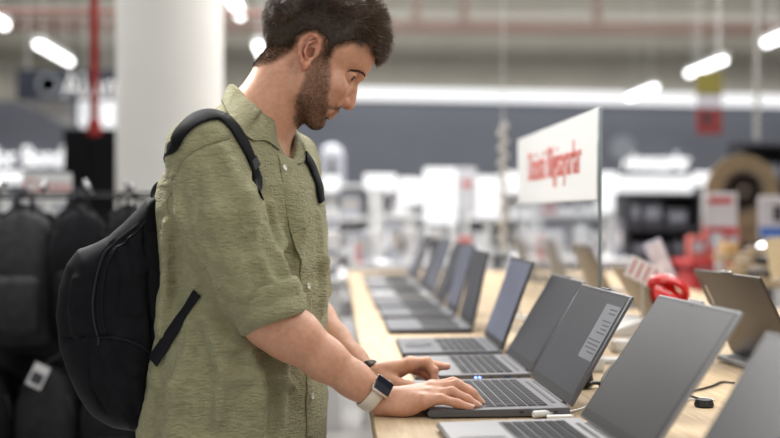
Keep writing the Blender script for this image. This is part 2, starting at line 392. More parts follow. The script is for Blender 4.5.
# laptops -----------------------------------------------------------
def laptop(label, loc, rz, tilt=28, w=.355, d=.245, hgt=.232, deck='lid_grey', rear=0, text=False, led=False, logo=False, screen='screen_dark', group='open laptops on the oak table', detail=2, lidm=None):
    """local frame: +x towards the hinge, y along the width; origin under the middle of the front edge"""
    t = thing('laptop', label, 'laptop', loc, rz, group)
    MD = {'lid_grey': mat('lid_grey', (.13, .13, .14), .42, .6, var=.03), 'silver': mat('silver_alloy', (.27, .27, .28), .5, .25, var=.02),
          'dark': mat('dark_alloy', (.05, .052, .065), .42, .4, var=.04)}[deck]
    MLD = lidm or MD
    th = .0145; mb = MB()
    z0 = .0025
    mb.prism([(0, z0+.004), (.006, z0), (d, z0), (d+rear, z0+.002), (d+rear, z0+th-.001), (d, z0+th), (.004, z0+th-.003), (0, z0+.008)], -w/2, w/2)
    bs_ = mb.build('base', MD, t, smooth=30); md = bs_.modifiers.new('b', 'BEVEL'); md.width = .0018; md.segments = 2; md.limit_method = 'ANGLE'
    zt = z0+th
    def top(x): return zt-.003*(1-min(1, max(0, x)/(d)))
    for (x_, y_) in ((.02, -w*.4), (.02, w*.4), (d-.03, -w*.4), (d-.03, w*.4)):
        if detail > 1: mb = MB(); mb.lathe([(.006, -.0002), (.006, .003), (0, .003)], n=10); f_ = mb.build('rubber_foot', M_black, t, loc=(x_, y_, 0))
    # keyboard
    sl = math.atan2(.003, d)
    kx0, kx1 = d*.42, d*.87; kw = w*.86
    mb = MB(); mb.box(((kx0+kx1)/2, 0, top((kx0+kx1)/2)+.0002), (kx1-kx0+.004, kw+.004, .0006), rot=None)
    wl = mb.build('keyboard', mat('key_well', (.10, .10, .105), .6), t)
    nr = 6; nc = 15; mb = MB()
    for r_ in range(nr):
        xr = kx0+(kx1-kx0)*(r_+.5)/nr; c = -kw/2
        widths = [1]*nc
        if r_ == 0: widths = [1.2, 1, 1, 1.2, 5, 1, 1, 1, 1, 1.6]
        elif r_ == 1: widths = [2]+[1]*11+[2]
        elif r_ == 2: widths = [1.6]+[1]*12+[1.4]
        tot = sum(widths)
        for q in widths:
            ww = kw*q/tot; mb.box((xr, c+ww/2, top(xr)+.0010), ((kx1-kx0)/nr-.0030, ww-.0030, .0016), bevel=.0006 if detail > 1 else 0, seg=1); c += ww
    o = mb.build('keys', mat('dark_keys', (.020, .020, .024), .65, var=.15, spec=.2), wl)
    if detail > 1:
        mb = MB(); mb.box((d*.215, -w*.03, top(d*.2)+.0002), (d*.30, w*.32, .0006)); mb.build('touchpad', mat('touchpad_'+deck, tuple(c*.85 for c in MD.node_tree.nodes['Color Ramp'].color_ramp.elements[0].color[:3]), .28, .5), t)
        mb = MB(); mb.box((d*.93, 0, top(d*.93)+.0002), (.007, w*.72, .0008)); mb.build('hinge_grille', mat('dark_slot', (.03, .03, .035), .6), t)
        # ports on the side nearer the camera (y = -w/2)
        for x_, ww, hh in ((d*.80, .013, .0055), (d*.66, .008, .0030), (d*.90, .006, .003)):
            mb = MB(); mb.box((x_, -w/2-.0002, z0+th*.5), (ww, .0012, hh), bevel=.0004, seg=1); mb.build('port', mat('port_blue' if ww > .012 else 'port_dark', (.02, .05, .16) if ww > .012 else (.01, .01, .012), .4), t)
    if led:
        for x_ in (d*.525, d*.56):
            mb = MB(); mb.box((x_, -w/2-.0006, z0+th*.5), (.0045, .0016, .003), bevel=.0005, seg=1); mb.build('status_light', mat('blue_led', (.12, .2, 1), .4, emit=9, ecol=(.15, .25, 1)), t)
    # lid
    a = math.radians(tilt); hx, hz = d-.004, zt-.002
    L = thing_part('lid', t, (hx, 0, hz), (0, a, 0))
    lt = .0065
    mb = MB(); mb.box((lt/2+.0004, 0, hgt/2+.006), (lt, w, hgt), bevel=.0024, seg=3); lid = mb.build('lid_shell', MLD, L, smooth=30)
    mb = MB(); mb.box((.0004, 0, hgt/2+.006), (.0012, w-.005, hgt-.005), bevel=.0005, seg=1); mb.build('bezel', mat('black_bezel', (.012, .012, .014), .35), L)
    mb = MB(); mb.box((-.0003, 0, hgt/2+.011), (.0008, w-.020, hgt-.026)); sc = mb.build('screen', SCR[screen], L, smooth=0)
    mb = MB(); mb.tube([(.0035, -w*.36, .001), (.0035, w*.36, .001)], .0052, 12); mb.build('hinge', mat('dark_slot', (.03, .03, .035)), L)
    if detail > 1:
        mb = MB(); mb.box((lt/2, w*.02, hgt+.0075), (lt*.9, .052, .0045), bevel=.0014, seg=2); mb.build('camera_bump', MLD, L)
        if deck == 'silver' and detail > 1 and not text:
            for q in (-.014, .026): mb = MB(); mb.box((lt/2, w*.02+q, hgt+.0102), (.005, .011, .0015), bevel=.0004, seg=1); mb.build('glint_piece', mat('painted_glint', (.85, .85, .87), .2), L)  # bright pieces standing in for glints along the top of the bump
        mb = MB(); mb.lathe([(.0018, 0), (.0018, .0008), (0, .0008)], n=12, rot=(0, -math.pi/2, 0), c=(-.0004, w*.02, hgt-.0015)); mb.build('webcam', mat('dark_slot', (.03, .03, .035)), L)
    if text:
        # a pale notice window standing at the nearer side of the picture
        mb = MB(); mb.box((-.0009, -w*.325, hgt*.66), (.0004, w*.27, hgt*.50)); pn = mb.build('notice_panel', mat('notice_grey', (.10, .105, .115), .35, var=.02, emit=.05, ecol=(.8, .85, 1)), L, smooth=0)
        mb = MB(); R_ = random.Random(4)
        for i in range(12):
            zz = hgt*(.87-i*.036)
            if i in (2, 7): continue
            q = R_.uniform(.10, .23); mb.box((-.0013, -w*.455+w*q/2+.01, zz), (.0003, w*q, .0028))
        mb.build('notice_text', mat('notice_ink', (.03, .032, .04), .5), pn, smooth=0)
    if logo:
        mb = MB(); mb.box((lt+.0006, -w*.40, hgt*.74), (.0008, .007, .050), bevel=.0003, seg=1); mb.build('lid_badge', mat('bright_badge', (.75, .75, .78), .15, 1), L)
    return t
def thing_part(name, par, loc, rot):
    o = bpy.data.objects.new(name, None); COL.objects.link(o); o.parent = par; o.location = loc; o.rotation_euler = rot; o.empty_display_size = .03; return o
SCR = {'screen_dark': mat('screen_dark', (.012, .015, .024), .30, var=.02, vscale=3, spec=.7),
       'screen_matte': mat('screen_matte', (.028, .030, .035), .34, var=.02, vscale=3, spec=.6),
       'screen_blue': mat('screen_blue', (.09, .10, .15), .3, var=.2, vscale=9, emit=.05)}
zt_ = TZ+.0002
def place(label, cx_, cy_, rz, **k): return laptop(label, (cx_, cy_, zt_), math.radians(rz), **k)
# (front-edge middle x, y)
place('grey laptop under the hands, a pale notice at the edge of its screen', .149, 2.122, 1.5, tilt=30.0, hgt=.216, text=True, deck='lid_grey')
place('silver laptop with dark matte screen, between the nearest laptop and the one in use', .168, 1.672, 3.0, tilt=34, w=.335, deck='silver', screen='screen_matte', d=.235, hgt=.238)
place('nearest laptop, out of focus, only the corner of its dark screen in frame', .169, 1.165, 5.0, tilt=32, w=.33, deck='dark', screen='screen_matte', hgt=.222)
place('grey laptop with two small blue lights on its side, behind the one in use', .159, 2.53, .5, tilt=31, w=.33, d=.24, hgt=.219, led=True, deck='lid_grey')
place('dark laptop with blue-grey screen, second behind the one in use', .156, 2.92, 0, tilt=20, w=.33, d=.24, hgt=.226, deck='dark', screen='screen_blue')
place('dark laptop with narrow upright screen, third behind the one in use', .147, 3.48, 0, tilt=12, deck='dark', detail=1, hgt=.22, w=.34)
place('dark laptop with steep bluish screen, fourth behind the one in use', .145, 3.92, 0, tilt=15, deck='dark', screen='screen_blue', detail=1)
place('dark laptop with leaning screen, fifth behind the one in use', .14, 4.35, 0, tilt=21, deck='dark', detail=1)
place('silver laptop in the far blur, sixth behind the one in use', .14, 4.80, 1, tilt=19, deck='silver', screen='screen_blue', detail=1)
place('dark laptop in the far blur, seventh behind the one in use', .14, 5.24, 0, tilt=24, deck='dark', detail=1)
place('silver laptop in the far blur, eighth behind the one in use', .14, 5.70, 0, tilt=16, deck='silver', detail=1)
place('farthest laptop of the row along the near-side table edge', .14, 6.16, 0, tilt=26, deck='dark', screen='screen_blue', detail=1)
# facing row: their lids are seen from behind
M_brownlid = mat('warm_grey_lid', (.080, .070, .062), .36, .6, var=.03)
M_tan = mat('champagne_lid', (.15, .125, .095), .36, .6, var=.03)
G2 = 'laptops facing the other aisle'
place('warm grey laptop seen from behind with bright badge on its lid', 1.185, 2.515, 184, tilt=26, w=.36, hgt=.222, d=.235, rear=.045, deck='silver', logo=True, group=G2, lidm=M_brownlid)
place('champagne laptop seen from behind with red headphones over its lid', 1.215, 3.42, 182, tilt=33, w=.33, hgt=.20, d=.24, deck='silver', group=G2, lidm=M_tan, detail=1)
place('pale laptop seen from behind through the clear lower part of the sign', 1.26, 4.3, 180, tilt=24, w=.36, deck='silver', group=G2, lidm=M_tan, detail=1)
place('silver laptop seen from behind, beyond the pale one behind the sign', 1.26, 5.1, 180, tilt=20, w=.34, deck='silver', group=G2, detail=1)
place('farthest silver laptop seen from behind at the end of the table', 1.26, 5.9, 180, tilt=24, w=.34, deck='silver', group=G2, detail=1)

# sign --------------------------------------------------------------
sgn = thing('display_sign', 'white sign panel with red lettering on clear acrylic, standing along the middle of the table', 'sign', (.603, 3.20, TZ))
SL = 1.16
M_acr = bpy.data.materials.new('clear_acrylic'); M_acr.use_nodes = True
nt = M_acr.node_tree; b = nt.nodes['Principled BSDF']; b.inputs['Base Color'].default_value = (.93, .95, .96, 1); b.inputs['Roughness'].default_value = .03
b.inputs['Transmission Weight'].default_value = 1; b.inputs['IOR'].default_value = 1.12
mb = MB(); mb.box((0, 0, .20), (.006, SL, .36), bevel=.001, seg=1); mb.build('clear_panel', M_acr, sgn)
mb = MB(); mb.box((0, 0, .486), (.012, SL, .212), bevel=.001, seg=1); mb.build('header_panel', mat('sign_white', (.66, .66, .655), .5, var=.01), sgn)
text_mesh('lettering', 'Dizüstü Bilgisayarlar', .125, mat('sign_red', (.52, .085, .065), .5), sgn, (-.0068, -.02, .487), (math.pi/2, 0, -math.pi/2), sx=.77)
for y_ in (-SL/2-.004, SL/2+.004):
    mb = MB(); mb.box((0, y_, .297), (.008, .005, .594), bevel=.001, seg=1); mb.build('edge_rail', mat('rail_grey', (.22, .26, .27), .3, .3), sgn)
    mb = MB(); mb.box((0, y_*.93, .006), (.12, .05, .012), bevel=.003); mb.build('foot', M_wmetal, sgn)

# small things on the table ------------------------------------------
def cable(name, pts, r, m, label, grp=None, n=10):
    mb = MB(); mb.tube(spline(pts, n), r, 8); o = mb.build(name, m); return tag(o, label, 'cable', grp)
def TP(px, py, h=0.): return PZ(px, py, TZ+h)
# charging lead of the laptop in use (white plug at its near rear corner)
t = thing('charging_lead', 'thin white charging lead lying from the side of the laptop in use', 'cable', tuple(TP(545, 413)))
o0 = TP(545, 413)
mb = MB(); a_, b_ = TP(533, 414.5, .008)-o0, TP(549, 413.2, .008)-o0; mb.tube([a_, a_+(b_-a_)*.1, b_*.8+a_*.2, b_], [.0045, .0062, .0062, .0035], 12); mb.build('plug', M_white, t)
mb = MB(); mb.tube(spline([TP(549, 413.2, .008)-o0, TP(562, 413, .005)-o0, TP(580, 409, .002)-o0, TP(598, 402, .002)-o0, TP(622, 396, .002)-o0, TP(646, 392, .002)-o0], 8), .0018, 8); mb.build('lead', M_white, t)
mb = MB(); p_ = TP(560, 417, .004); mb.box((0, 0, 0), (.045, .014, .007), bevel=.002); o = mb.build('cable_tag', M_white, None, loc=tuple(p_), rot=(0, 0, .1)); tag(o, 'small white security tag lying beside the white plug', 'tag')
# black adapter plug and its looping lead behind the notice laptop
t = thing('power_plug', 'black power plug with a looping lead behind the notice laptop', 'plug', tuple(TP(583, 386, .004))); o0 = TP(583, 386, .004)
mb = MB(); mb.lathe([(.006, -.004), (.019, 0), (.021, .012), (.018, .03), (.009, .040), (0, .041)], n=18); mb.build('plug_body', M_black, t)
mb = MB(); mb.tube(spline([TP(589, 384, .012)-o0, TP(598, 383, .010)-o0, TP(606, 388, .004)-o0, TP(604, 398, .004)-o0, TP(601, 386, .045)-o0, TP(613, 366, .05)-o0, TP(628, 360, .03)-o0, TP(642, 372, .005)-o0, TP(660, 380, .003)-o0], 8), .0042, 8); mb.build('lead', M_black, t)
for i, (px, py, lab) in enumerate(((592, 371, 'white adapter block between the two leaning screens'), (622, 352, 'white adapter block beside the looping black lead'))):
    t = thing('power_adapter', lab, 'adapter', tuple(TP(px, py)), .4*i, 'white adapters on the table')
    mb = MB(); mb.box((0, 0, .016), (.05, .04, .032), bevel=.006, seg=3); mb.build('case', M_white, t)
    mb = MB(); mb.tube([(.0, .02, .014), (.02, .06, .006), (.03, .16, .004)], .0025, 8); mb.build('cord', M_white, t)
t = thing('security_puck', 'small black security puck on the table under the gaming laptop', 'security tag', tuple(TP(704, 407))); mb = MB(); mb.lathe([(.016, 0), (.018, .004), (.015, .014), (0, .016)], n=18); mb.build('puck', M_black, t)
mb = MB(); mb.tube([(0, 0, .012), (-.03, .03, .02), (-.08, .05, .006), (-.16, .02, .003)], .0022, 8); mb.build('tether', M_black, t)
cable('cable', [TP(680, 392, .003), TP(697, 390, .003), TP(712, 386, .003), TP(722, 382, .003), TP(735, 383, .003)], .0022, M_black, 'thin black lead on the table in front of the gaming laptop')
cable('cable', [TP(655, 402, .003), TP(680, 401, .003), TP(700, 398, .003), TP(715, 400, .003)], .0018, M_white, 'thin white lead on the table beside the black security puck')
# white base of a stand beyond
t = thing('phone_stand', 'white wedge display base on the table behind the screen of the notice laptop', 'stand', tuple(TP(640, 334))); mb = MB()
mb.prism([(-.11, 0), (.12, 0), (.12, .012), (.03, .045), (-.02, .05), (-.11, .015)], -.09, .09); o = mb.build('wedge', M_white, t); md = o.modifiers.new('b', 'BEVEL'); md.width = .004; md.segments = 2
# red headphones
hp = thing('headphones', 'red over-ear headphones lying above the champagne laptop', 'headphones', tuple(P(668, 291, 3.0)))
M_red = mat('glossy_red', (.62, .012, .010), .3, var=.05, coat=.3)
mb = MB(); R0 = .052; mb.tube([(R0*math.cos(a), 0, R0*math.sin(a)*.62) for a in np.linspace(-.2, math.pi+.2, 28)], .015, 12, flat=(1.4, .7)); mb.build('headband', M_red, hp, rot=(.5, .42, .2))
for s in (-1, 1):
    mb = MB(); mb.lathe([(0, -.012), (.034, -.011), (.043, -.003), (.044, .006), (.037, .012), (0, .015)], n=32, rot=(.95, .42, .2), c=(s*.016+.004, .025*s, -.022-.01*s)); mb.build('ear_cup', M_red, hp)
    mb = MB(); mb.lathe([(.026, -.018), (.040, -.018), (.044, -.012), (.026, -.010)], n=28, rot=(.95, .42, .2), c=(s*.016+.004, .025*s, -.022-.01*s)); mb.build('ear_pad', mat('dark_red_pad', (.25, .01, .01), .7), hp)
mb = MB(); mb.lathe([(.045, 0), (.045, .006), (.010, .010), (.008, .02), (.008, 1)], n=20) if False else mb.box((0, .03, (TZ-hp.location.z)/2-.01), (.012, .012, abs(hp.location.z-TZ)-.02)); mb.box((0, .03, TZ-hp.location.z+.004), (.09, .09, .008), bevel=.003); mb.build('stand', M_wmetal, hp)
# striped price card
pc = thing('price_card', 'white price card with red stripes leaning behind the champagne lid', 'card', tuple(P(643, 272, 3.12)), 0)
mb = MB(); mb.box((0, 0, 0), (.092, .003, .060)); c_ = mb.build('card', mat('bright_card', (.88, .88, .88), .5, var=.01), pc, rot=(0, .45, .1)); mb = MB()
for i in range(4): mb.box((-.033+i*.022, -.0022, 0), (.005, .001, .046))
mb.build('red_stripe', mat('sign_red', (.62, .07, .05)), c_)
mb = MB(); mb.tube([(0, .006, -.02), (0, .006, TZ-pc.location.z+.006)], .003, 8); mb.box((0, .006, TZ-pc.location.z+.004), (.06, .06, .006)); mb.build('stem', M_wmetal, pc)
# tablet on its stand
tb_ = thing('tablet', 'pale tablet on a stand behind the red headphones', 'tablet', tuple(P(660, 262, 3.9)), 0)
mb = MB(); mb.box((0, 0, 0), (.085, .008, .155), bevel=.004); q = mb.build('tablet_body', mat('lavender_grey', (.35, .32, .40), .4), tb_, rot=(-.25, -.3, .5))
mb = MB(); mb.box((0, -.0045, 0), (.072, .001, .135)); mb.build('tablet_screen', mat('tablet_picture', (.50, .42, .42), .3, var=.5, vscale=18, emit=.12), q)
mb = MB(); mb.tube([(.01, .02, -.03), (.02, .03, TZ-tb_.location.z+.006)], .006, 8); mb.box((.02, .03, TZ-tb_.location.z+.004), (.1, .1, .008)); mb.build('stand', M_wmetal, tb_)
# ================================================================== the customer
QB = 1.0   # mesh fineness factor for the figure (1 = finest)
YM = 2.15
person = thing('person', 'standing man with dark hair and green rolled-sleeve shirt typing on a display laptop', 'person', (-.19, 2.15, 0))
def child(o, par=person):
    """parent keeping the world-space coordinates the mesh was made in"""
    o.parent = par; o.matrix_parent_inverse = Matrix.Translation(par.location).inverted() if par.type == 'EMPTY' else Matrix.Identity(4)
    return o
HA = math.radians(38)
HFv = np.array([math.cos(HA), 0, -math.sin(HA)]); HUv = np.array([math.sin(HA), 0, math.cos(HA)]); HSv = np.array([0, -1., 0])
HAX = np.array([HFv, HSv, HUv])
def H(px, py, s=0.): return P(px, py, YM-s)
def both(f):
    f(1); f(-1)
B = Solid()
# --- skull and face
CC = H(327, 37)
B.ell(CC, (.097, .0745, .083), HAX, k=.0)
B.ell(H(343, 50), (.052, .062, .050), HAX, k=.03)
B.ell(H(300, 28), (.062, .068, .062), HAX, k=.03)
B.ell(H(331, 88), (.031, .050, .050), HAX, k=.025)
B.ell(H(318, 84), (.050, .060, .055), HAX, k=.03)
for s in (1, -1):
    B.cap(H(302, 93, .050*s), H(314, 118, .018*s), .016, .014, k=.025)
    B.cap(H(306, 70, .060*s), H(302, 93, .052*s), .014, .016, k=.025)
    B.ell(H(337, 86, .046*s), (.020, .016, .015), HAX, k=.02)       # cheekbone
    B.cap(H(359.3, 74.2, .006*s), H(351.5, 68.0, .034*s), .0095, .0080, k=.012)  # brow
    B.ell(H(331, 101, .030*s), (.012, .017, .020), HAX, k=.018)
B.ell(H(316.5, 121), (.0145, .021, .013), HAX, k=.016)                 # chin
B.ell(H(327, 109), (.0165, .022, .019), HAX, k=.012)                   # muzzle
for s in (1, -1):
    B.ell(H(353.2, 77.8, .034*s), (.0150, .0180, .0105), HAX, k=.014, op=-1)   # socket
# nose
B.chain([H(353.5, 82.5), H(352.3, 91), H(350.2, 99), H(348.6, 104.3)], [.0075, .0078, .0092, .0118], k=.008)
for s in (1, -1):
    B.ell(H(344.2, 101.5, .0120*s), (.0095, .0070, .0080), HAX, k=.005)
    B.chain([H(340.5, 97.5, .014*s), H(337.2, 102, .0185*s), H(339.5, 107, .0165*s)], [.0012, .0018, .0012], k=.006, op=-1)
    B.ell(H(345.2, 108, .0065*s), (.0045, .003, .003), HAX, k=.003, op=-1)
    # lips
    B.chain([H(334.6, 110.6, 0), H(333.2, 110.2, .010*s), H(328.8, 108.6, .022*s)], [.0068, .0058, .003], k=.005)
    B.chain([H(330.3, 115.3, 0), H(329.6, 114.4, .010*s), H(327.6, 109.8, .021*s)], [.0070, .0060, .003], k=.005)
    B.chain([H(336.5, 112.9, 0), H(333.0, 111.6, .012*s), H(328.0, 109.0, .023*s)], [.0012, .0013, .0012], k=.003, op=-1)
B.ell(H(326.5, 118.6), (.004, .014, .004), HAX, k=.006, op=-1)
# eyelids around the eyeballs
for s in (1, -1):
    ec = H(349.0, 74.6, .0315*s)
    B.ell(ec, (.0138, .0138, .0138), HAX, k=.004)
    B.cap(ec+HFv*.0108+HUv*.0052+HSv*s*.008, ec+HFv*.0095+HUv*.0048-HSv*s*.009, .0022, k=.004)
    B.ell(ec+HFv*.0128-HUv*.0022, (.0080, .0122, .0042), HAX, k=.0015, op=-1)
# ears
for s in (1, -1):
    E = lambda x, y, q: H(x, y, q*s)
    B.ell(E(309, 51, .077), (.017, .0045, .028), np.array([HFv*.97+HSv*s*.1-HUv*0, HSv*s, HUv]), k=.006)
    B.chain([E(317.5, 50, .0775), E(320.0, 43, .080), E(317.0, 36.5, .084), E(310.5, 34.2, .088), E(303.5, 37.5, .091), E(299.8, 45, .091), E(299.5, 54, .088), E(302, 62, .084), E(304.5, 67, .0805), E(308.5, 64, .078)],
            [.0034, .0036, .0037, .0038, .0040, .0040, .0040, .0045, .0052, .0045], k=.0035)
    B.ell(E(311.5, 41.0, .0860), (.010, .0085, .0055), HAX, k=.003, op=-1)
    B.ell(E(310.5, 52.5, .0815), (.0080, .0150, .0095), HAX, k=.003, op=-1)
    B.chain([E(314.5, 41, .084), E(307.5, 43.5, .0865), E(304.8, 51, .086), E(306.5, 59, .082)], [.0022, .0028, .0028, .0026], k=.003)
    B.ell(E(316.5, 54.5, .077), (.005, .004, .005), HAX, k=.004)
# neck
B.cap(H(285, 77), H(262, 117), .060, .057, k=.022)
B.cap(H(262, 117), H(247, 165), .057, .075, k=.03)
B.cap(H(290, 86), H(272, 116), .042, .036, k=.03)
for s in (1, -1):
    B.cap(H(304, 77, .058*s), H(272, 142, .018*s), .012, .009, k=.018)
    B.cap(H(280, 70, .030*s), H(250, 120, .045*s), .022, .03, k=.03)
B.ell(H(281, 129), (.009, .010, .013), k=.012)
B.ell(H(245, 175), (.075, .14, .085), k=.04)      # chest under the shirt
# --- arms
def NP(t): return P(*t)
sh_n = P(205, 152, 1.975); el_n = P(271, 320, 1.955); wr_n = P(377, 396.5, 1.985)
sh_f = P(290, 163, 2.33); el_f = P(300, 307, 2.385); wr_f = P(367, 377, 2.242)
B.cap(P(245, 160, 2.12), sh_n, .05, .045, k=.03); B.cap(P(255, 160, 2.2), sh_f, .05, .045, k=.03)
B.cap(sh_n, el_n, .047, .044, k=.02); B.cap(sh_f, el_f, .047, .042, k=.02)
def forearm(el, wr, near):
    a = wr-el; n = np.array([0, 1., 0]); n -= a*(n@a)/(a@a); n /= np.linalg.norm(n)
    q = lambda t, dz=0.: el+a*t+np.array([0, 0, dz])
    B.chain([q(0), q(.22, .002), q(.5, -.001), q(.78), q(1.0)], [.0445, .0430, .0350, .0290, .0262], k=.018)
    B.cap(q(-.06, -.012), q(.10, -.010), .030, .034, k=.02)
forearm(el_n, wr_n, 1); forearm(el_f, wr_f, 0)
# --- near (right) hand: palm down on the laptop
def fing(pts, rs, k=.0045):
    pts = [np.array(NP(t)) for t in pts]; B.chain(pts, rs, k=k, k0=.010)
    d = pts[-1]-pts[-2]; d /= np.linalg.norm(d)
    return pts[-1], d, rs[-1], pts[-2]
W0 = (385, 403.0, 1.988)
for m_, r_ in (((424, 401.5, 1.957), .0125), ((430, 395.5, 1.975), .0130), ((433, 389.5, 1.997), .0130), ((432, 387.5, 2.018), .0125)):
    B.cap(NP(W0), NP(m_), .0190, r_, k=.014)
B.ell(NP((403, 408, 1.963)), (.030, .014, .015), k=.014)
B.cap(NP((394, 404, 2.008)), NP((420, 401, 2.032)), .0145, .011, k=.012)
TIPS = []
TIPS.append(fing([(432, 387.0, 2.020), (453, 382.6, 2.026), (468, 390.0, 2.026), (476, 398.0, 2.024)], [.0102, .0096, .0086, .0074]))
TIPS.append(fing([(433, 389.0, 1.998), (457, 384.6, 2.000), (472, 393.5, 2.000), (480, 402.0, 1.999)], [.0106, .0098, .0088, .0076]))
TIPS.append(fing([(430, 395.5, 1.976), (452, 392.0, 1.976), (467, 399.2, 1.975), (477, 405.6, 1.974)], [.0102, .0092, .0083, .0072]))
TIPS.append(fing([(424, 401.5, 1.958), (442, 399.2, 1.956), (457, 403.2, 1.955), (470, 407.6, 1.955)], [.0096, .0085, .0077, .0067]))
TIPS.append(fing([(408, 400, 2.03), (424, 400.0, 2.050), (438, 401.0, 2.056), (450, 402.5, 2.055)], [.0125, .0115, .0100, .0080]))
# --- far (left) hand: arched, index bent down, middle finger reaching out
W1 = (377, 377, 2.236)
for m_, r_ in (((411, 365, 2.205), .0125), ((411, 363.5, 2.226), .0125), ((408, 364, 2.248), .0120), ((403, 367.5, 2.266), .0115)):
    B.cap(NP(W1), NP(m_), .0205, r_, k=.014)
TIPS.append(fing([(411, 363, 2.204), (427, 362.0, 2.198), (434.0, 370.5, 2.190), (434.5, 378.0, 2.186)], [.0105, .0098, .0086, .0072]))
TIPS.append(fing([(411, 362.5, 2.226), (428, 363.5, 2.228), (439, 366.3, 2.226), (447.0, 366.6, 2.224)], [.0105, .0095, .0080, .0068]))
TIPS.append(fing([(408, 364.5, 2.247), (424, 367.0, 2.252), (433, 374.0, 2.250), (436, 380.0, 2.248)], [.0102, .0092, .0083, .0072]))
TIPS.append(fing([(403, 367.5, 2.265), (417, 371.0, 2.272), (426, 376.0, 2.272), (430, 380.0, 2.270)], [.0096, .0085, .0077, .0067]))
TIPS.append(fing([(384, 380, 2.215), (396, 383.5, 2.190), (408, 386.5, 2.175), (418, 388, 2.168)], [.0150, .0125, .0102, .0080], k=.007))
# nails: shallow steps pressed into the finger tops
HAIRLINE = [(255, 72), (263, 66), (272, 64), (280, 58), (290, 52), (297.5, 42), (300, 37), (308, 33.5), (316, 32.5), (322, 38), (325, 57), (331, 57), (335, 49), (345, 45.5), (357, 42.5), (368, 41), (374, 45), (377, 57.5), (402, 58), (404, -70), (240, -70), (240, 40)]
BEARD = [(320, 50), (331, 52), (332, 70), (331, 86), (328.5, 98), (332, 104.5), (342, 105.5), (344, 110), (337, 111.5), (329, 109.5), (329, 114), (335, 116), (330, 119), (327, 124), (325, 134), (300, 137), (293, 124), (294, 98), (299, 84), (307, 69)]
bodyV, bodyF = surface(B, (-.36, 1.87, .86), (.28, 2.46, 1.66), .0019/QB)
bodyV = relax(bodyV, bodyF, 1, .4)
M_skin = bpy.data.materials.new('skin'); M_skin.use_nodes = True
nt = M_skin.node_tree; bs = nt.nodes['Principled BSDF']
at = nt.nodes.new('ShaderNodeVertexColor'); at.layer_name = 'tone'
nz = nt.nodes.new('ShaderNodeTexNoise'); nz.inputs['Scale'].default_value = 120; nz.inputs['Detail'].default_value = 5
tcn = nt.nodes.new('ShaderNodeTexCoord'); nt.links.new(tcn.outputs['Object'], nz.inputs['Vector'])
mx = nt.nodes.new('ShaderNodeMix'); mx.data_type = 'RGBA'; mx.blend_type = 'MULTIPLY'; mx.inputs[0].default_value = .35
nt.links.new(at.outputs[0], mx.inputs[6]); nt.links.new(nz.outputs[0], mx.inputs[7])
gm = nt.nodes.new('ShaderNodeHueSaturation'); gm.inputs['Value'].default_value = 1.2
nt.links.new(mx.outputs[2], gm.inputs['Color']); nt.links.new(gm.outputs[0], bs.inputs['Base Color'])
bs.inputs['Roughness'].default_value = .48; bs.inputs['Subsurface Weight'].default_value = .12
bs.inputs['Subsurface Radius'].default_value = (.012, .004, .002); bs.inputs['Subsurface Scale'].default_value = 1
bp = nt.nodes.new('ShaderNodeBump'); bp.inputs['Strength'].default_value = .25; bp.inputs['Distance'].default_value = .001
nz2 = nt.nodes.new('ShaderNodeTexNoise'); nz2.inputs['Scale'].default_value = 420; nt.links.new(tcn.outputs['Object'], nz2.inputs['Vector'])
nt.links.new(nz2.outputs[0], bp.inputs['Height']); nt.links.new(bp.outputs[0], bs.inputs['Normal'])
body = child(npmesh('body', bodyV, bodyF, M_skin))
# skin tone: redder ears, nose, knuckles and lips; dark stubble shadow where the beard grows
def head_uv(V):
    """side-view coordinates of a point of the head, folded onto the near side"""
    X = V[:, 0]; Zr = V[:, 2]
    pts = np.stack([X, YM-np.abs(V[:, 1]-YM), Zr], 1)-CO; dz = pts@CF
    return 390+FPX*(pts@CR)/dz, 219-FPX*(pts@CU)/dz
def smooth01(x): x = np.clip(x, 0, 1); return x*x*(3-2*x)
hx, hy = head_uv(bodyV); side = np.abs(bodyV[:, 1]-YM)
tone = np.tile(np.array([.63, .325, .205]), (len(bodyV), 1))
red = np.array([.62, .22, .16]); 
def blend(w, c): 
    global tone
    tone = tone*(1-w[:, None])+np.array(c)*w[:, None]
ishead = (bodyV[:, 2] > 1.36)
ear = ishead*(side > .0765)*smooth01((side-.0765)/.008)*(hx > 292)*(hx < 324)
blend((ear*.8*np.exp(-(((hx-310)/5)**2+((hy-47)/9)**2)))*(side < .087), (.16, .07, .05))  # shade of the ear hollow painted into the skin colour
blend(ear*.40, (.58, .19, .13))
g = lambda x, y, r: np.exp(-((hx-x)**2+(hy-y)**2)/(r*r))*ishead
blend(g(350, 106, 9)*.30, red); blend(g(338, 92, 11)*.18, red)
fade = smooth01((4-poly_sd(hx, hy, HAIRLINE))/7)*ishead*smooth01((70-hy)/12)
n_ = np.clip(.5+.6*vnoise(bodyV*420), 0, 1)
blend(fade*(.72+.24*n_)*(hx < 366), (.045, .030, .021))
brd = smooth01((2.6-poly_sd(hx, hy, BEARD)+vnoise(bodyV*160)*1.6)/8)*ishead
blend(brd*(.42+.36*n_), (.056, .039, .029))
lip = ishead*np.exp(-(((hx-333.5)*.93+(hy-112.6)*.36)**2/30+((hy-112.6)*.93-(hx-333.5)*.36)**2/9))*(side < .024)
blend(np.clip(lip*1.2, 0, .8), (.40, .14, .115))
hands = (bodyV[:, 0] > .07)
for tp, d_, r_, pv in TIPS:
    w = np.exp(-((bodyV-tp)**2).sum(1)/(.011**2)); blend(w*.35, (.70, .33, .25))
    w = np.exp(-((bodyV-pv)**2).sum(1)/(.009**2)); blend(w*.22, red)
ca = body.data.color_attributes.new('tone', 'FLOAT_COLOR', 'POINT')
ca.data.foreach_set('color', np.concatenate([tone, np.ones((len(tone), 1))], 1).astype(np.float32).ravel())
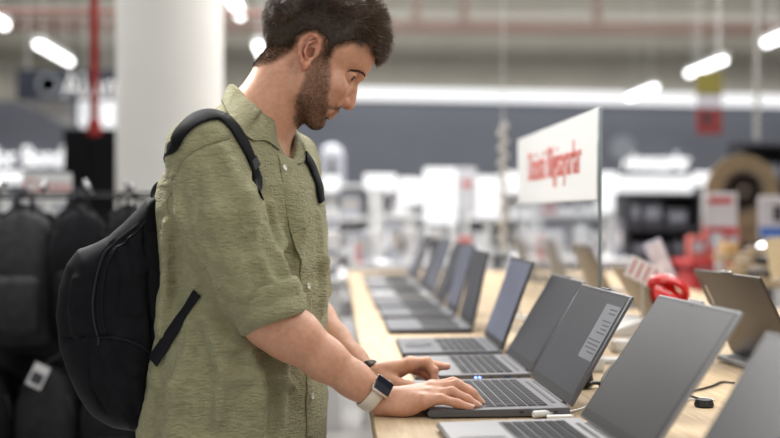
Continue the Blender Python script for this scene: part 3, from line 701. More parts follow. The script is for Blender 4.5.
fz = body.data.attributes.new('fuzz', 'FLOAT', 'POINT'); fz.data.foreach_set('value', np.clip(fade*1.2+brd*.6, 0, 1).astype(np.float32))
nt = M_skin.node_tree; an_ = nt.nodes.new('ShaderNodeAttribute'); an_.attribute_name = 'fuzz'
for inp, a0, a1 in (('Specular IOR Level', .5, .03), ('Roughness', .46, .9), ('Subsurface Weight', .12, 0.)):
    mr = nt.nodes.new('ShaderNodeMapRange'); mr.inputs['To Min'].default_value = a0; mr.inputs['To Max'].default_value = a1
    nt.links.new(an_.outputs['Fac'], mr.inputs['Value']); nt.links.new(mr.outputs[0], bs.inputs[inp])
# nails
M_nail = mat('nail', (.74, .46, .38), .25, var=.03)
for i, (tp, d_, r_, pv) in enumerate(TIPS):
    up = np.array([0, -.25, 1.0]) if i < 4 or i >= 5 else np.array([0, .6, .8])
    if i == 5: up = np.array([1., -.2, .1])
    up = up-d_*(up@d_); up /= np.linalg.norm(up); sd = np.cross(d_, up); mb = MB(); rows = []
    for u in np.linspace(-.5, .62, 6):
        w = r_*.78*(1-.35*max(0, (u-.2)/.5)**2)
        rows.append([tp+d_*(u*r_*1.5)+sd*math.sin(a)*w+up*(math.cos(a)*r_*(1.05-.16*max(0, u)**2)) for a in np.linspace(-.85, .85, 7)])
    mb.grid(rows); child(mb.build('fingernail', M_nail))
# eyes
M_hairdark = mat('lash_dark', (.02, .012, .008), .6)
M_eye = mat('eye_white', (.42, .38, .35), .2, var=.02); M_iris = mat('iris', (.022, .013, .009), .25, var=.2, spec=.3)
for s in (1, -1):
    ec = H(349.0, 74.6, .0315*s)
    mb = MB(); mb.lathe([(0, -.0121)]+[(.0121*math.sin(a), -.0121*math.cos(a)) for a in np.linspace(.2, 2.9, 12)]+[(0, .0121)], n=20)
    gz = Vector(HFv*.965-HUv*.22+HSv*.06); q = gz.to_track_quat('Z', 'Y').to_matrix()
    bmesh.ops.rotate(mb.bm, cent=(0, 0, 0), matrix=q, verts=mb.bm.verts); bmesh.ops.translate(mb.bm, vec=Vector(ec), verts=mb.bm.verts)
    e = child(mb.build('eyeball', M_eye))
    mb = MB(); mb.lathe([(0, .0100), (.0068, .0103), (.0062, .0114), (.0030, .0125), (0, .0127)], n=20)
    bmesh.ops.rotate(mb.bm, cent=(0, 0, 0), matrix=q, verts=mb.bm.verts); bmesh.ops.translate(mb.bm, vec=Vector(ec), verts=mb.bm.verts)
    i_ = mb.build('iris', M_iris); i_.parent = e
    mb = MB(); mb.tube([ec+HFv*(.0135-.0045*((t-.1)/.9)**2)+HUv*(.0024-.0012*t*t)+HSv*s*t*.0115 for t in np.linspace(-1, 1, 12)], [.0004]+[.0009]*10+[.0004], 6)
    child(mb.build('eyelash', M_hairdark))

# ------------------------------------------------------------------ hair
cran = Solid(); cran.ell(CC, (.097, .0745, .083), HAX, k=.0); cran.ell(H(343, 50), (.052, .062, .050), HAX, k=.03); cran.ell(H(300, 28), (.062, .068, .062), HAX, k=.03)
CRN = lambda p: _cr(p)
def _cr(p):
    D = np.full(len(p), 9.)
    for i, (f, a, b, k, op) in enumerate(cran.pr): D = smin(D, f(p), k)
    return D
def hair_thick(p, x, y):
    ins = -poly_sd(x, y, HAIRLINE)*.00186
    top = smooth01((30-y)/26+ (x-300)/110*.6)
    T = np.minimum(.0008+.20*np.maximum(ins-.006*(1-top), 0), .004+.013*top)
    front = smooth01((x-346)/24)*smooth01((64-y)/8)
    return T+front*.011, ins
def hair_sd(p):
    x, y = head_uv(p); T, ins = hair_thick(p, x, y)
    q = p*np.array([1, 1, 1.]); n = vnoise(q*70)*.0022+vnoise(q*180)*.0014
    d = _cr(p)-T-n*np.clip(T/.008, .1, 1.3)
    return -smin(smin(-d, ins-.0065*smooth01((366-x)/8)+vnoise(p*120)*.004+vnoise(p*330)*.003, .002), _cr(p)+.006, .001)
HS = Solid(); HS.fn(hair_sd, (-.26, 2.05, 1.44), (.14, 2.25, 1.70), k=0)
hv, hf = surface(HS, (-.22, 2.03, 1.44), (.16, 2.27, 1.71), .0021/QB, slack=2.2)
M_hairclip = mat('clipped_hair', (.020, .013, .009), .8, var=.4, spec=.1)
M_hair = mat('hair', (.036, .023, .015), .6, var=.5, vscale=160, spec=.35)
M_hair2 = mat('hair_strand', (.12, .078, .050), .36, var=.6, vscale=400, spec=.5)
hair = child(npmesh('hair', hv, hf, M_hair))
def strands(name, roots, dirs, lens, width, m, parent, lift=0., nseg=3, curl=.25, seed=1, nrm=None, grav=None):
    R = np.random.RandomState(seed); n = len(roots)
    rings = []; p = roots.copy(); d = dirs/np.linalg.norm(dirs, axis=1)[:, None]
    rv = R.normal(0, 1, (n, 3)); rv /= np.linalg.norm(rv, axis=1)[:, None]
    s = np.cross(d, rv); s /= np.linalg.norm(s, axis=1)[:, None]
    for k in range(nseg+1):
        w = (width*(1-.8*k/nseg))[:, None] if hasattr(width, '__len__') else width*(1-.8*k/nseg)
        t = np.cross(d, s); t /= np.linalg.norm(t, axis=1)[:, None]
        rings.append(np.stack([p+s*w, p-s*w*.5+t*w*.87, p-s*w*.5-t*w*.87], 1))
        p = p+d*(lens/nseg)[:, None]
        d = d+R.normal(0, curl, (n, 3))*.4+rv*curl*.3
        if grav is not None: d = d+grav
        d /= np.linalg.norm(d, axis=1)[:, None]
    V = np.stack(rings, 1).reshape(n, -1, 3); F = []
    for k in range(nseg):
        for a in range(3): F.append((k*3+a, k*3+(a+1) % 3, k*3+3+(a+1) % 3, k*3+3+a))
    F = (np.array(F)[None]+(np.arange(n)*3*(nseg+1))[:, None, None]).reshape(-1, 4)
    return npmesh(name, V.reshape(-1, 3), F, m, smooth=False)
RS = np.random.RandomState(5)
g_ = sdgrad(cran, hv, .004) if False else None
cn = np.stack([_cr(hv+np.eye(3)[i]*.003)-_cr(hv-np.eye(3)[i]*.003) for i in range(3)], 1); cn /= np.linalg.norm(cn, axis=1)[:, None]
x, y = head_uv(hv); T, ins = hair_thick(hv, x, y)
outer = (_cr(hv) > T*.5)
pick = RS.choice(np.flatnonzero(outer), min(26000, outer.sum()), replace=False)
hvp, cnp, Tp, xp, yp = hv[pick], cn[pick], T[pick], x[pick], y[pick]
topness = np.clip((Tp-.004)/.012, 0, 1)[:, None]
sgn = np.sign(hvp[:, 1:2]-YM)
flow = (topness*(HFv*1.0+HUv*.15)+(1-topness)*(-HUv*.9-HFv*.25))
swirl = np.stack([vnoise(hvp*45), vnoise(hvp*45+31), vnoise(hvp*45+77)], 1)
dirs = flow+swirl*(.30+.5*topness)+cnp*(.10+.55*topness)
o = strands('hair_strand', hvp-cnp*.003, dirs, (.0035+Tp*.95)*RS.uniform(.6, 1.2, len(Tp)), .0006, M_hair2, None, nseg=3, curl=.35)
o.parent = hair; tag(o, kind='stuff')
cd_ = np.flatnonzero((fade > .2) & (hx < 372) & (side < .078)); pk = RS.choice(cd_, min(15000, len(cd_)), replace=False)
bp_ = bodyV[pk]+RS.normal(0, .0011, (len(pk), 3)); nb_ = sdgrad(B, bp_, .003); bp_ = bp_-nb_*(B(bp_)+.0004)[:, None]; dd = np.maximum(0, -poly_sd(hx[pk], hy[pk], HAIRLINE))
o = strands('clipped_hair', bp_, -HUv*.8-HFv*.35+nb_*.6+RS.normal(0, .25, bp_.shape), (.0022+.0007*np.minimum(dd, 4))*RS.uniform(.6, 1.2, len(pk)), .00030, M_hairclip, None, nseg=2, curl=.2)
o.parent = hair; tag(o, kind='stuff')
# beard and eyebrows
bn = sdgrad(B, bodyV[::1][:0], .002) if False else None
cand = np.flatnonzero((brd > .35) & (side < .078)); pk = RS.choice(cand, min(9000, len(cand)), replace=False)
bp_ = bodyV[pk]+RS.normal(0, .0011, (len(pk), 3)); nb_ = sdgrad(B, bp_, .003); bp_ = bp_-nb_*(B(bp_)+.0004)[:, None]
dr = -HUv*.7-HFv*.1+nb_*.55+RS.normal(0, .3, bp_.shape)
o = child(strands('beard', bp_, dr, RS.uniform(.0018, .0042, len(pk))*np.clip(brd[pk]*1.1, .4, 1), .00028, mat('beard_hair', (.035, .022, .014), .5, var=.4), None, nseg=2, curl=.2))
rts = []; drs = []
for s in (1, -1):
    A = [H(347.0, 67.0, .046*s), H(353.0, 67.2, .038*s), H(359.5, 71.0, .026*s), H(364.8, 76.0, .012*s)]
    for k in range(260):
        t = RS.rand()*3; i = min(int(t), 2); q = A[i]+(A[i+1]-A[i])*(t-i)
        q = q+HUv*RS.normal(0, .0016*(1-.15*t))+HFv*.012; rts.append(q); drs.append((A[i]-A[i+1])/np.linalg.norm(A[i]-A[i+1])+RS.normal(0, .2, 3)+HUv*.3*(t > 2))
rts = np.array(rts); drs = np.array(drs)
for _ in range(8): rts = rts-HFv*np.clip(B(rts), -.01, .01)[:, None]*.9
o = child(strands('eyebrow', rts+HFv*.0006, drs, RS.uniform(.004, .008, len(rts)), .00034, mat('beard_hair', (.035, .022, .014)), None, nseg=2, curl=.15))

# ------------------------------------------------------------------ shirt
TY = math.radians(20); TF = np.array([math.cos(TY), -math.sin(TY), 0]); TS = np.array([-math.sin(TY), -math.cos(TY), 0])
zk = np.array([.70, .833, .904, 1.033, 1.163, 1.250, 1.300, 1.345, 1.385, 1.42, 1.46])
cx = np.array([-.192, -.190, -.188, -.181, -.177, -.176, -.174, -.172, -.165, -.165, -.165])
af = np.array([.158, .157, .155, .152, .150, .142, .132, .112, .080, .050, .02])
bf = np.array([.208, .206, .204, .200, .198, .198, .195, .180, .135, .07, .03])
def torso_sd(p):
    z = p[:, 2]; c = np.interp(z, zk, cx); a = np.interp(z, zk, af); b = np.interp(z, zk, bf)
    qx = p[:, 0]-c; qy = p[:, 1]-YM; u = qx*TF[0]+qy*TF[1]; v = qx*TS[0]+qy*TS[1]
    e = (np.abs(u/a)**2.3+np.abs(v/b)**2.3)**(1/2.3)
    d = (e-1)*np.minimum(a, b)*.92
    return np.maximum(np.maximum(d, .775-z), z-1.46)
SH = Solid()
SH.fn(torso_sd, (-.42, 1.88, .74), (.04, 2.42, 1.47), k=0)
SH.cap(P(246, 138, 2.12), P(206, 150, 1.985), .060, .0615, k=.05)
SH.ell(P(240, 140, 2.15), (.05, .07, .045), k=.04)
SH.cap(P(262, 146, 2.19), P(288, 162, 2.325), .056, .060, k=.05)
SL = Solid(); SL.chain([P(204, 151, 1.98), P(226, 222, 1.962), P(258, 292, 1.955), P(268, 312, 1.955)], [.0635, .068, .0585, .054], k=.012)
_e0 = P(269, 310, 1.953); _ed = P(274, 320, 1.953)-P(261, 291, 1.953); _ed /= np.linalg.norm(_ed)
SH.fn(lambda p: np.maximum(SL(p), (p-_e0)@_ed), (-.42, 1.84, .98), (-.04, 2.1, 1.46), k=.012)
SH.chain([P(289, 163, 2.325), P(299, 235, 2.36), P(303, 288, 2.375)], [.058, .060, .052], k=.012)
base_n = len(SH.pr)
def on(S, pts):
    out = []
    for x_, y_ in pts:
        q = hit(S, x_, y_)
        if q is not None: out.append(q)
    return out
folds = [([(252, 188), (258, 225), (276, 262), (290, 283)], .0080), ([(232, 165), (240, 215), (256, 262), (270, 282)], .0060),
         ([(208, 172), (214, 215), (232, 262), (250, 290)], .0070), ([(186, 200), (200, 245), (222, 280), (242, 298)], .0070),
         ([(176, 178), (184, 212), (198, 240)], .0060), ([(221, 150), (246, 200), (254, 232)], .0055),
         ([(270, 205), (279, 245), (280, 268)], .006), ([(212, 330), (222, 370), (218, 420)], .009), ([(166, 225), (168, 280), (160, 335)], .007),
         ([(190, 345), (176, 390), (170, 432)], .009), ([(250, 352), (262, 392), (258, 432)], .009), ([(283, 300), (286, 350), (281, 420)], .007),
         ([(292, 190), (296, 225), (297, 262)], .006), ([(318, 215), (321, 262), (320, 310)], .006), ([(235, 345), (270, 335), (298, 345)], .005), ([(232, 380), (262, 375), (292, 385)], .005)]
folds = [(f, r_*1.5) for f, r_ in folds]
base = [on(SH, f) for f, r_ in folds]
for pts, (f, r_) in zip(base, folds):
    if len(pts) > 1:
        pts = [q+np.array([0, r_*.25, 0]) for q in pts]
        SH.chain(pts, [r_*.5]+[r_]*(len(pts)-2)+[r_*.5], k=.020)
for f in ([(258, 180), (267, 230), (283, 272)], [(240, 200), (249, 245), (263, 285)], [(180, 195), (191, 238), (212, 278)],
          [(198, 330), (208, 375), (204, 430)], [(268, 350), (274, 400), (270, 434)], [(176, 240), (178, 300), (170, 345)], [(292, 255), (293, 300), (295, 350)], [(160, 350), (156, 400), (152, 432)]):
    q = on(SH, f)
    if len(q) > 1: SH.chain([v+np.array([0, -.0022, 0]) for v in q], [.003]+[.0055]*(len(q)-1), k=.022, op=-1)
seam = on(SH, [(228, 139), (220, 141), (205, 146), (192, 152), (181, 162), (173, 178), (168, 196)])
SH.chain(seam, [.0036]*len(seam), k=.003, op=-1)
crease = on(SH, [(263, 192), (268, 215), (276, 240), (289, 268)])
SH.ell(P(284, 140, 2.115), (.026, .040, .040), k=.012, op=-1)          # open neck
SH.cap(H(266, 108), H(268, 138), .058, .048, k=.01, op=-1)
def shirt_post(p, D):
    near = np.abs(D) < .03
    if near.any():
        q = p[near]
        D[near] += vnoise(q*np.array([11, 11, 9])+5)*.0055+vnoise(q*np.array([22, 22, 30])+9)*.0026+vnoise(q*np.array([50, 50, 130]))*.0007
    return D
SH.post = shirt_post
sv, sf = surface(SH, (-.44, 1.86, .76), (.06, 2.46, 1.50), .0026/QB)
def fabric(name, col):
    m = mat(name, col, .88, var=.10, vscale=60, sheen=.15, spec=.2); nt = m.node_tree; b = nt.nodes['Principled BSDF']
    tc = nt.nodes.new('ShaderNodeTexCoord')
    def nse(sc, scale, det):
        mp = nt.nodes.new('ShaderNodeMapping'); mp.inputs['Scale'].default_value = sc; nt.links.new(tc.outputs['Object'], mp.inputs[0])
        n = nt.nodes.new('ShaderNodeTexNoise'); n.inputs['Scale'].default_value = scale; n.inputs['Detail'].default_value = det
        n.inputs['Distortion'].default_value = .4; nt.links.new(mp.outputs[0], n.inputs['Vector']); return n
    n1 = nse((1, 1, 3.6), 75, 3); n2 = nse((1.5, 1.5, .5), 210, 2)
    ad = nt.nodes.new('ShaderNodeMath'); ad.operation = 'MULTIPLY_ADD'; ad.inputs[1].default_value = .3
    nt.links.new(n2.outputs[0], ad.inputs[0]); nt.links.new(n1.outputs[0], ad.inputs[2])
    bp = nt.nodes.new('ShaderNodeBump'); bp.inputs['Strength'].default_value = 1.0; bp.inputs['Distance'].default_value = .006
    nt.links.new(ad.outputs[0], bp.inputs['Height']); nt.links.new(bp.outputs[0], b.inputs['Normal'])
    return m
M_shirt = fabric('green_muslin', (.318, .302, .172))
shirt = child(npmesh('shirt', sv, sf, M_shirt))
def sub(o, par=shirt): o.parent = par; return o
q = spline(on(SH, [(229, 138), (220, 140), (206, 144.5), (193, 151), (182, 161), (174, 178), (169, 197), (168, 214)]), 6)
nn = sdgrad(SH, np.array(q), .01)
for _ in range(4): q = [a-b_*float(SH(np.array([a]))[0]) for a, b_ in zip(q, nn)]
mb = MB(); mb.tube([a+b_*.0004 for a, b_ in zip(q, nn)], .0017, 8); sub(mb.build('armhole_seam', M_shirt))
# rolled cuffs
def cuff(c0, c1, r0, r1, parent):
    c0 = np.array(c0); c1 = np.array(c1); a = c1-c0; L = np.linalg.norm(a); a /= L
    u = np.cross(a, (0, 1, 0)); u /= np.linalg.norm(u); v = np.cross(a, u); mb = MB(); rows = []
    prof = [(0, -.004), (.02, .006), (.10, .0095), (.35, .0098), (.52, .0065), (.58, .0095), (.80, .0105), (.95, .009), (1.01, .004), (1.0, -.003), (.9, -.007), (.3, -.008)]
    for t, dr_ in prof:
        row = []
        for k in range(48):
            th = k*2*math.pi/48; w = 1+.035*math.sin(3*th+t*4)+.02*math.sin(7*th-t*9)
            R = (r0+(r1-r0)*t+dr_)*w; tt = t+.06*math.sin(2*th+1)
            row.append(c0+a*L*tt+u*math.cos(th)*R+v*math.sin(th)*R)
        rows.append(row)
    mb.grid(rows, closed=True); return sub(mb.build('cuff', M_shirt, parent, smooth=60), parent)
cuff(P(260.5, 288, 1.953), P(275, 321, 1.953), .0560, .0515, shirt)
cuff(P(302, 282, 2.375), P(305, 300, 2.38), .050, .047, shirt)
# collar
def collar(s_):
    top = [H(233, 85, 0), H(237, 86, .030*s_), H(246, 96, .056*s_), H(259, 114, .058*s_), H(270, 134, .040*s_), H(278, 147.5, .016*s_)]
    mid = [H(228, 87, 0), H(233, 89, .040*s_), H(242, 101, .066*s_), H(255, 119, .070*s_), H(267, 137, .052*s_), H(278.5, 149.5, .020*s_)]
    bot = [H(221, 101, 0), H(223, 104, .045*s_), H(231, 117, .078*s_), H(243, 134, .090*s_), H(257, 142, .078*s_), H(279, 152, .030*s_)]
    if s_ > 0:
        bot = [bot[0]]+[hit(SH, a, b) for a, b in ((223.5, 107), (228, 118), (238, 132), (250, 140.5), (264, 141), (278, 151))]
        bot = [q+(sdgrad(SH, q, .006)[0]*.004 if i else 0) for i, q in enumerate(bot)]
        top.insert(5, H(274, 141, .028)); mid.insert(5, H(274, 144, .036)); inn5 = H(272, 146, .026)
    if s_ < 0:
        top[4:] = [H(281, 131, -.050), H(286, 146, -.024)]; mid[4:] = [H(285, 131, -.058), H(288, 150, -.028)]
        bot[3:] = [H(268, 128, -.085), hit(SH, 305, 156), hit(SH, 297, 166)]
        top[3] = H(264, 112, -.062); mid[3] = H(266, 115, -.074)
    inn = [H(233+3, 100, 0), H(238, 102, .028*s_), H(247, 110, .050*s_), H(258, 126, .052*s_), H(268, 142, .036*s_), H(277, 152, .014*s_)]
    if s_ > 0: inn.insert(5, inn5)
    if s_ < 0: inn[3:] = [H(262, 124, -.056), H(278, 140, -.044), H(285, 152, -.020)]
    R = [spline(r_, 8) for r_ in (inn, top, mid, bot)]
    for q_, off in ((R[2], .003), (R[3], .0045)):
        for j in range(len(q_)):
            for _ in range(6):
                v = float(SH(q_[j][None])[0])
                if v < off: q_[j] = q_[j]+sdgrad(SH, q_[j], .006)[0]*(off-v)*.8
    rows = [[R[0][j], R[0][j]*.3+R[1][j]*.7, R[1][j], (R[1][j]+R[2][j])/2+np.array([-.003, -.004*s_, .003]), R[2][j], (R[2][j]+R[3][j])/2+np.array([-.001, -.003*s_, .001]), R[3][j]] for j in range(len(R[0]))]
    mb = MB(); mb.grid(rows); o = sub(mb.build('collar', M_shirt, shirt, smooth=70))
    md = o.modifiers.new('s', 'SOLIDIFY'); md.thickness = .0022; md.offset = 0
    md = o.modifiers.new('b', 'SUBSURF'); md.levels = 1; md.render_levels = 1
    return o
collar(1); collar(-1)
# placket and buttons
pk_ = [(282, 156), (285, 168), (290, 190), (295, 215), (300, 245), (304, 270), (307, 300), (309, 340), (310, 380), (310, 410), (310, 436)]
pp = on(SH, pk_); pn = sdgrad(SH, np.array(pp), .006)
spp = spline(pp, 4); spn = sdgrad(SH, np.array(spp), .008)
for _ in range(4):
    spp = [q-n_*float(SH(np.array([q]))[0]) for q, n_ in zip(spp, spn)]
sub(sweep_strip(spp, spn, .030, .0026, M_shirt, 'placket', shirt))
M_btn = mat('button_shell', (.72, .68, .60), .3, var=.08)
for x_, y_ in ((283.3, 168.5), (307, 286), (311, 396)):
    q = hit(SH, x_, y_); n_ = Vector(sdgrad(SH, q, .006)[0]); mb = MB()
    mb.lathe([(0, .0026), (.0030, .0026), (.0045, .0040), (.0056, .0036), (.0058, .0020), (0, .0015)], n=20)
    bmesh.ops.rotate(mb.bm, cent=(0, 0, 0), matrix=n_.to_track_quat('Z', 'Y').to_matrix(), verts=mb.bm.verts)
    bmesh.ops.translate(mb.bm, vec=Vector(q)+n_*.0012, verts=mb.bm.verts); sub(mb.build('button', M_btn, shirt))
# trousers and shoes (below the frame, so that he stands on the floor)
TR = Solid(); hipc = np.array([-.195, YM, .86])
TR.ell(hipc, (.125, .175, .12), k=.02)
for s in (1, -1):
    h0 = hipc+TS*.095*s+np.array([0, 0, -.04]); kn = np.array([-.17, YM-.10*s, .48]); an = np.array([-.20, YM-.11*s, .09])
    TR.chain([h0, kn, an], [.088, .066, .056], k=.05)
tv, tf = surface(TR, (-.36, 1.92, .03), (-.02, 2.38, 1.0), .006)
child(npmesh('trousers', tv, tf, mat('dark_denim', (.03, .035, .05), .85, var=.2, vscale=300)))
for s in (1, -1):
    mb = MB(); c = (-.165, YM-.11*s, .05)
    mb.box((c[0], c[1], .012), (.28, .095, .024), bevel=.010); mb.box((c[0]-.03, c[1], .05), (.19, .08, .075), bevel=.028, seg=3); mb.box((c[0]+.07, c[1], .038), (.12, .084, .045), bevel=.020, seg=3)
    child(mb.build('shoe', mat('shoe_leather', (.04, .035, .03), .5)))

# ------------------------------------------------------------------ watch and bracelet
def wristband(name, label, cat, c, axis, ru, rv, w, th, m, up):
    t = thing(name, label, cat, tuple(c)); c = np.array(c); a = np.array(axis, float); a /= np.linalg.norm(a)
    u = np.array(up, float); u -= a*(u@a); u /= np.linalg.norm(u); v = np.cross(a, u); mb = MB(); rows = []
    for k in range(49):
        th_ = k*2*math.pi/48; n = u*math.cos(th_)+v*math.sin(th_); pq = u*math.cos(th_)*ru+v*math.sin(th_)*rv
        rows.append([pq+a*w*x_+n*h_ for x_, h_ in ((-.5, 0), (-.5, th*.6), (-.4, th), (.4, th), (.5, th*.6), (.5, 0))])
    mb.grid(rows, closed=True); mb.build('band', m, t); return t, a, u, v
ax = wr_n-el_n; ax /= np.linalg.norm(ax)
upn = np.array([.30, -.78, .55])
tw, a_, u_, v_ = wristband('smartwatch', 'silver square smartwatch on a cream band round the nearer wrist', 'watch', wr_n-ax*.010, ax, .0295, .0300, .022, .003, mat('cream_silicone', (.70, .62, .50), .5, var=.03), upn)
Rm = Matrix((a_, v_, u_)).transposed()
def wbox(size, d, bev, m, name, par, off=(0, 0)):
    mb = MB(); mb.box((off[0], off[1], d), size, bevel=bev, seg=4)
    bmesh.ops.rotate(mb.bm, cent=(0, 0, 0), matrix=Rm, verts=mb.bm.verts); return mb.build(name, m, par)
cs = wbox((.0355, .0315, .010), .0350, .0047, mat('rose_silver', (.80, .70, .66), .22, 1, var=.02), 'case', tw)
wbox((.0320, .0280, .003), .0393, .0014, mat('black_glass', (.012, .014, .022), .06, var=.05, coat=.6), 'watch_screen', tw)
mb = MB(); mb.lathe([(0, 0), (.0032, 0), (.0032, .0022), (0, .0026)], n=16, rot=(math.pi/2, 0, 0), c=(.007, -.0155, .0350))
bmesh.ops.rotate(mb.bm, cent=(0, 0, 0), matrix=Rm, verts=mb.bm.verts); mb.build('crown', mat('rose_silver', (.80, .70, .66)), tw)
ax2 = wr_f-el_f; ax2 /= np.linalg.norm(ax2)
tb, a2, u2, v2 = wristband('bracelet', 'black braided band with a small clasp round the farther wrist', 'bracelet', wr_f-ax2*.004, ax2, .0290, .0290, .017, .0055, mat('black_cord', (.012, .012, .013), .5, var=.4, vscale=300, bump=.6, bscale=500), (0, -.3, 1))
mb = MB(); q = u2*.0335; mb.box((0, 0, 0), (.014, .012, .004), bevel=.0015)
bmesh.ops.rotate(mb.bm, cent=(0, 0, 0), matrix=Matrix((a2, v2, u2)).transposed(), verts=mb.bm.verts); bmesh.ops.translate(mb.bm, vec=Vector(q), verts=mb.bm.verts)
mb.build('clasp', mat('dark_brass', (.06, .045, .03), .45, .6), tb)
# ================================================================== the backpack he wears
M_nyl = mat('black_nylon', (.0065, .0065, .0085), .66, var=.3, vscale=40, bump=.35, bscale=900, spec=.12)
M_web = mat('black_webbing', (.009, .009, .012), .6, spec=.15, var=.3, vscale=200, bump=.4, bscale=700)
M_zip = mat('black_zip', (.018, .018, .021), .45, spec=.3, var=.3, vscale=600)
bag = thing('backpack', 'plain black nylon backpack worn on the back of the man', 'backpack', (-.46, 2.2, .85))
OUT = [(152, 205), (141, 217), (128, 229), (112, 240), (97, 247), (83, 253), (72, 268), (64, 290), (61, 318), (63, 345), (71, 372), (84, 398), (99, 416), (118, 426), (138, 429), (147, 424), (152, 400), (160, 360), (172, 320), (176, 280), (170, 235), (160, 205)]
def px_of(p):
    q = np.stack([p[:, 0], np.full(len(p), 2.16), p[:, 2]], 1)-CO; dz = q@CF
    return 390+FPX*(q@CR)/dz, 219-FPX*(q@CU)/dz
BG = Solid(); YC = 2.175
def bag_sd(p, poly=OUT, hw=.150, rd=.055, grow=0.):
    x, y = px_of(p); x = x-5.5; y = y+5.5+np.clip((y-260)/170, 0, 1)*3; yy = np.abs(p[:, 1]-YC-(p[:, 0]+.45)*-.18)
    d2 = poly_sd(x, y, poly)*.00186-grow; a = d2+rd; b = yy-(hw-rd)
    return np.minimum(np.maximum(a, b), 0)+np.sqrt(np.maximum(a, 0)**2+np.maximum(b, 0)**2)-rd
BG.fn(bag_sd, (-.60, 1.95, .78), (-.25, 2.40, 1.34), k=0)
def bagon(pts): return on(BG, pts)
for f, r_, op in (([(112, 243), (100, 262), (94, 290), (94, 318), (97, 336)], .0035, -1), ([(64, 338), (85, 338), (110, 336), (134, 341), (150, 352)], .003, -1),
              ([(143, 222), (146, 260), (149, 300), (152, 345)], .003, -1), ([(88, 342), (86, 365), (92, 390), (106, 412)], .0035, -1),
              ([(120, 250), (127, 280), (124, 310)], .008, 1), ([(104, 350), (112, 380), (126, 405)], .009, 1), ([(132, 240), (138, 275), (140, 310)], .006, 1),
              ([(118, 340), (135, 375), (140, 410)], .007, 1), ([(76, 280), (74, 310), (76, 332)], .007, 1)):
    q = bagon(f)
    if len(q) > 1: BG.chain([v+np.array([0, r_*.3, 0]) for v in q], [r_]*len(q), k=.012 if op == 1 else .004, op=op)
def bag_post(p, D):
    n = np.abs(D) < .03
    if n.any():
        q = p[n]; D[n] += vnoise(q*np.array([16, 16, 12]))*.0035+vnoise(q*np.array([45, 40, 30])+11)*.0014
    return D
BG.post = bag_post
v_, f_ = surface(BG, (-.62, 1.93, .78), (-.24, 2.42, 1.34), .0034)
def toworld(o, par=bag):
    o.parent = par; o.matrix_parent_inverse = Matrix.Translation(par.location).inverted() if par.type == 'EMPTY' else Matrix.Identity(4); return o
main = toworld(npmesh('bag_body', v_, f_, M_nyl))
def line_on(S, pts, r, m, name, par, lift=.0, n=5):
    q = on(S, pts); q = spline(q, n); nn = sdgrad(S, np.array(q), .008)
    for _ in range(4): q = [a-b_*float(S(np.array([a]))[0]) for a, b_ in zip(q, nn)]
    mb = MB(); mb.tube([a+b_*lift for a, b_ in zip(q, nn)], r, 8); return toworld(mb.build(name, m), par)
# front pocket
FP = [(96, 262), (84, 256), (75, 268), (67, 290), (63, 318), (64, 338), (84, 340), (100, 338), (98, 312), (98, 285)]
PK = Solid(); PK.fn(lambda p: bag_sd(p, [(104, 260), (86, 256), (74, 271), (65.5, 294), (61, 322), (63, 350), (74, 380), (90, 396), (104, 392), (108, 350), (108, 290)], .125, .03), (-.64, 1.95, .78), (-.3, 2.4, 1.3), k=0)
PK.post = lambda p, D: D+vnoise(p*22+3)*.002*(np.abs(D) < .03)
v_, f_ = surface(PK, (-.64, 1.95, .80), (-.30, 2.42, 1.30), .0036)
pocket = toworld(npmesh('front_pocket', v_, f_, M_nyl))
line_on(BG, [(139, 224), (121, 238), (107, 250), (99, 268), (94, 292), (94, 318), (98, 336)], .0024, M_zip, 'zip', bag, .001)
line_on(BG, [(145, 222), (134, 235), (118, 247), (108, 264), (103, 290), (103, 318), (106, 334)], .0018, M_web, 'piping', bag, .001)
line_on(BG, [(98, 338), (115, 338), (134, 343), (152, 354)], .0022, M_web, 'seam_piping', bag, .001)
q = bagon([(99, 336)]); mb = MB(); mb.box((0, -.006, -.012), (.004, .002, .022), bevel=.0008, seg=1); mb.box((0, -.006, -.026), (.007, .003, .012), bevel=.001, seg=1); o = mb.build('zip_pull', M_zip, None, loc=tuple(q[0])); toworld(o)
# mesh strip and pad against the back
MS = on(BG, [(152, 232), (154, 262), (155, 292), (156, 318)])
if len(MS) > 2:
    q = spline(MS, 5); nn = sdgrad(BG, np.array(q), .01); toworld(sweep_strip(q, nn, .016, .002, mat('grey_mesh', (.014, .014, .016), .85, spec=.1, var=.6, vscale=900, bump=.8, bscale=1200), 'mesh_panel', bag))
# straps: paths over the shirt
def strap(name, pts, width, thick, m, pre=(), post=(), n=5):
    q = on(SH, pts); q = [np.array(a) for a in pre]+q+[np.array(a) for a in post]; q = spline(q, n)
    nn = sdgrad(SH, np.array(q), .015)
    for _ in range(5):
        sd = SH(np.array(q)); q = [a-b_*s_ if abs(s_) < .035 else a for a, b_, s_ in zip(q, nn, sd)]
    # smooth the path
    q = np.array(q)
    for _ in range(3): q[1:-1] = (q[:-2]+2*q[1:-1]+q[2:])/4
    nn = sdgrad(SH, q, .02)
    for _ in range(3): nn[1:-1] = nn[:-2]+nn[1:-1]+nn[2:]; nn /= np.linalg.norm(nn, axis=1)[:, None]
    q = q+nn*.0022
    if isinstance(width, tuple): width = list(np.interp(np.linspace(0, 1, len(q)), np.linspace(0, 1, len(width)), width))
    o = toworld(sweep_strip([tuple(a) for a in q], [tuple(a) for a in nn], width, thick, m, name, bag)); return o, q, nn
st, q_, n_ = strap('shoulder_strap', [(171, 149), (178, 138), (187, 127), (198, 119), (210, 115.5), (220, 116.5), (230, 124), (239, 137), (247, 152), (254, 168)], (.012, .018, .026, .036, .036, .030, .022), .0045, M_nyl, pre=[P(158, 208, 2.20), P(164, 190, 2.17), P(168, 164, 2.11)])
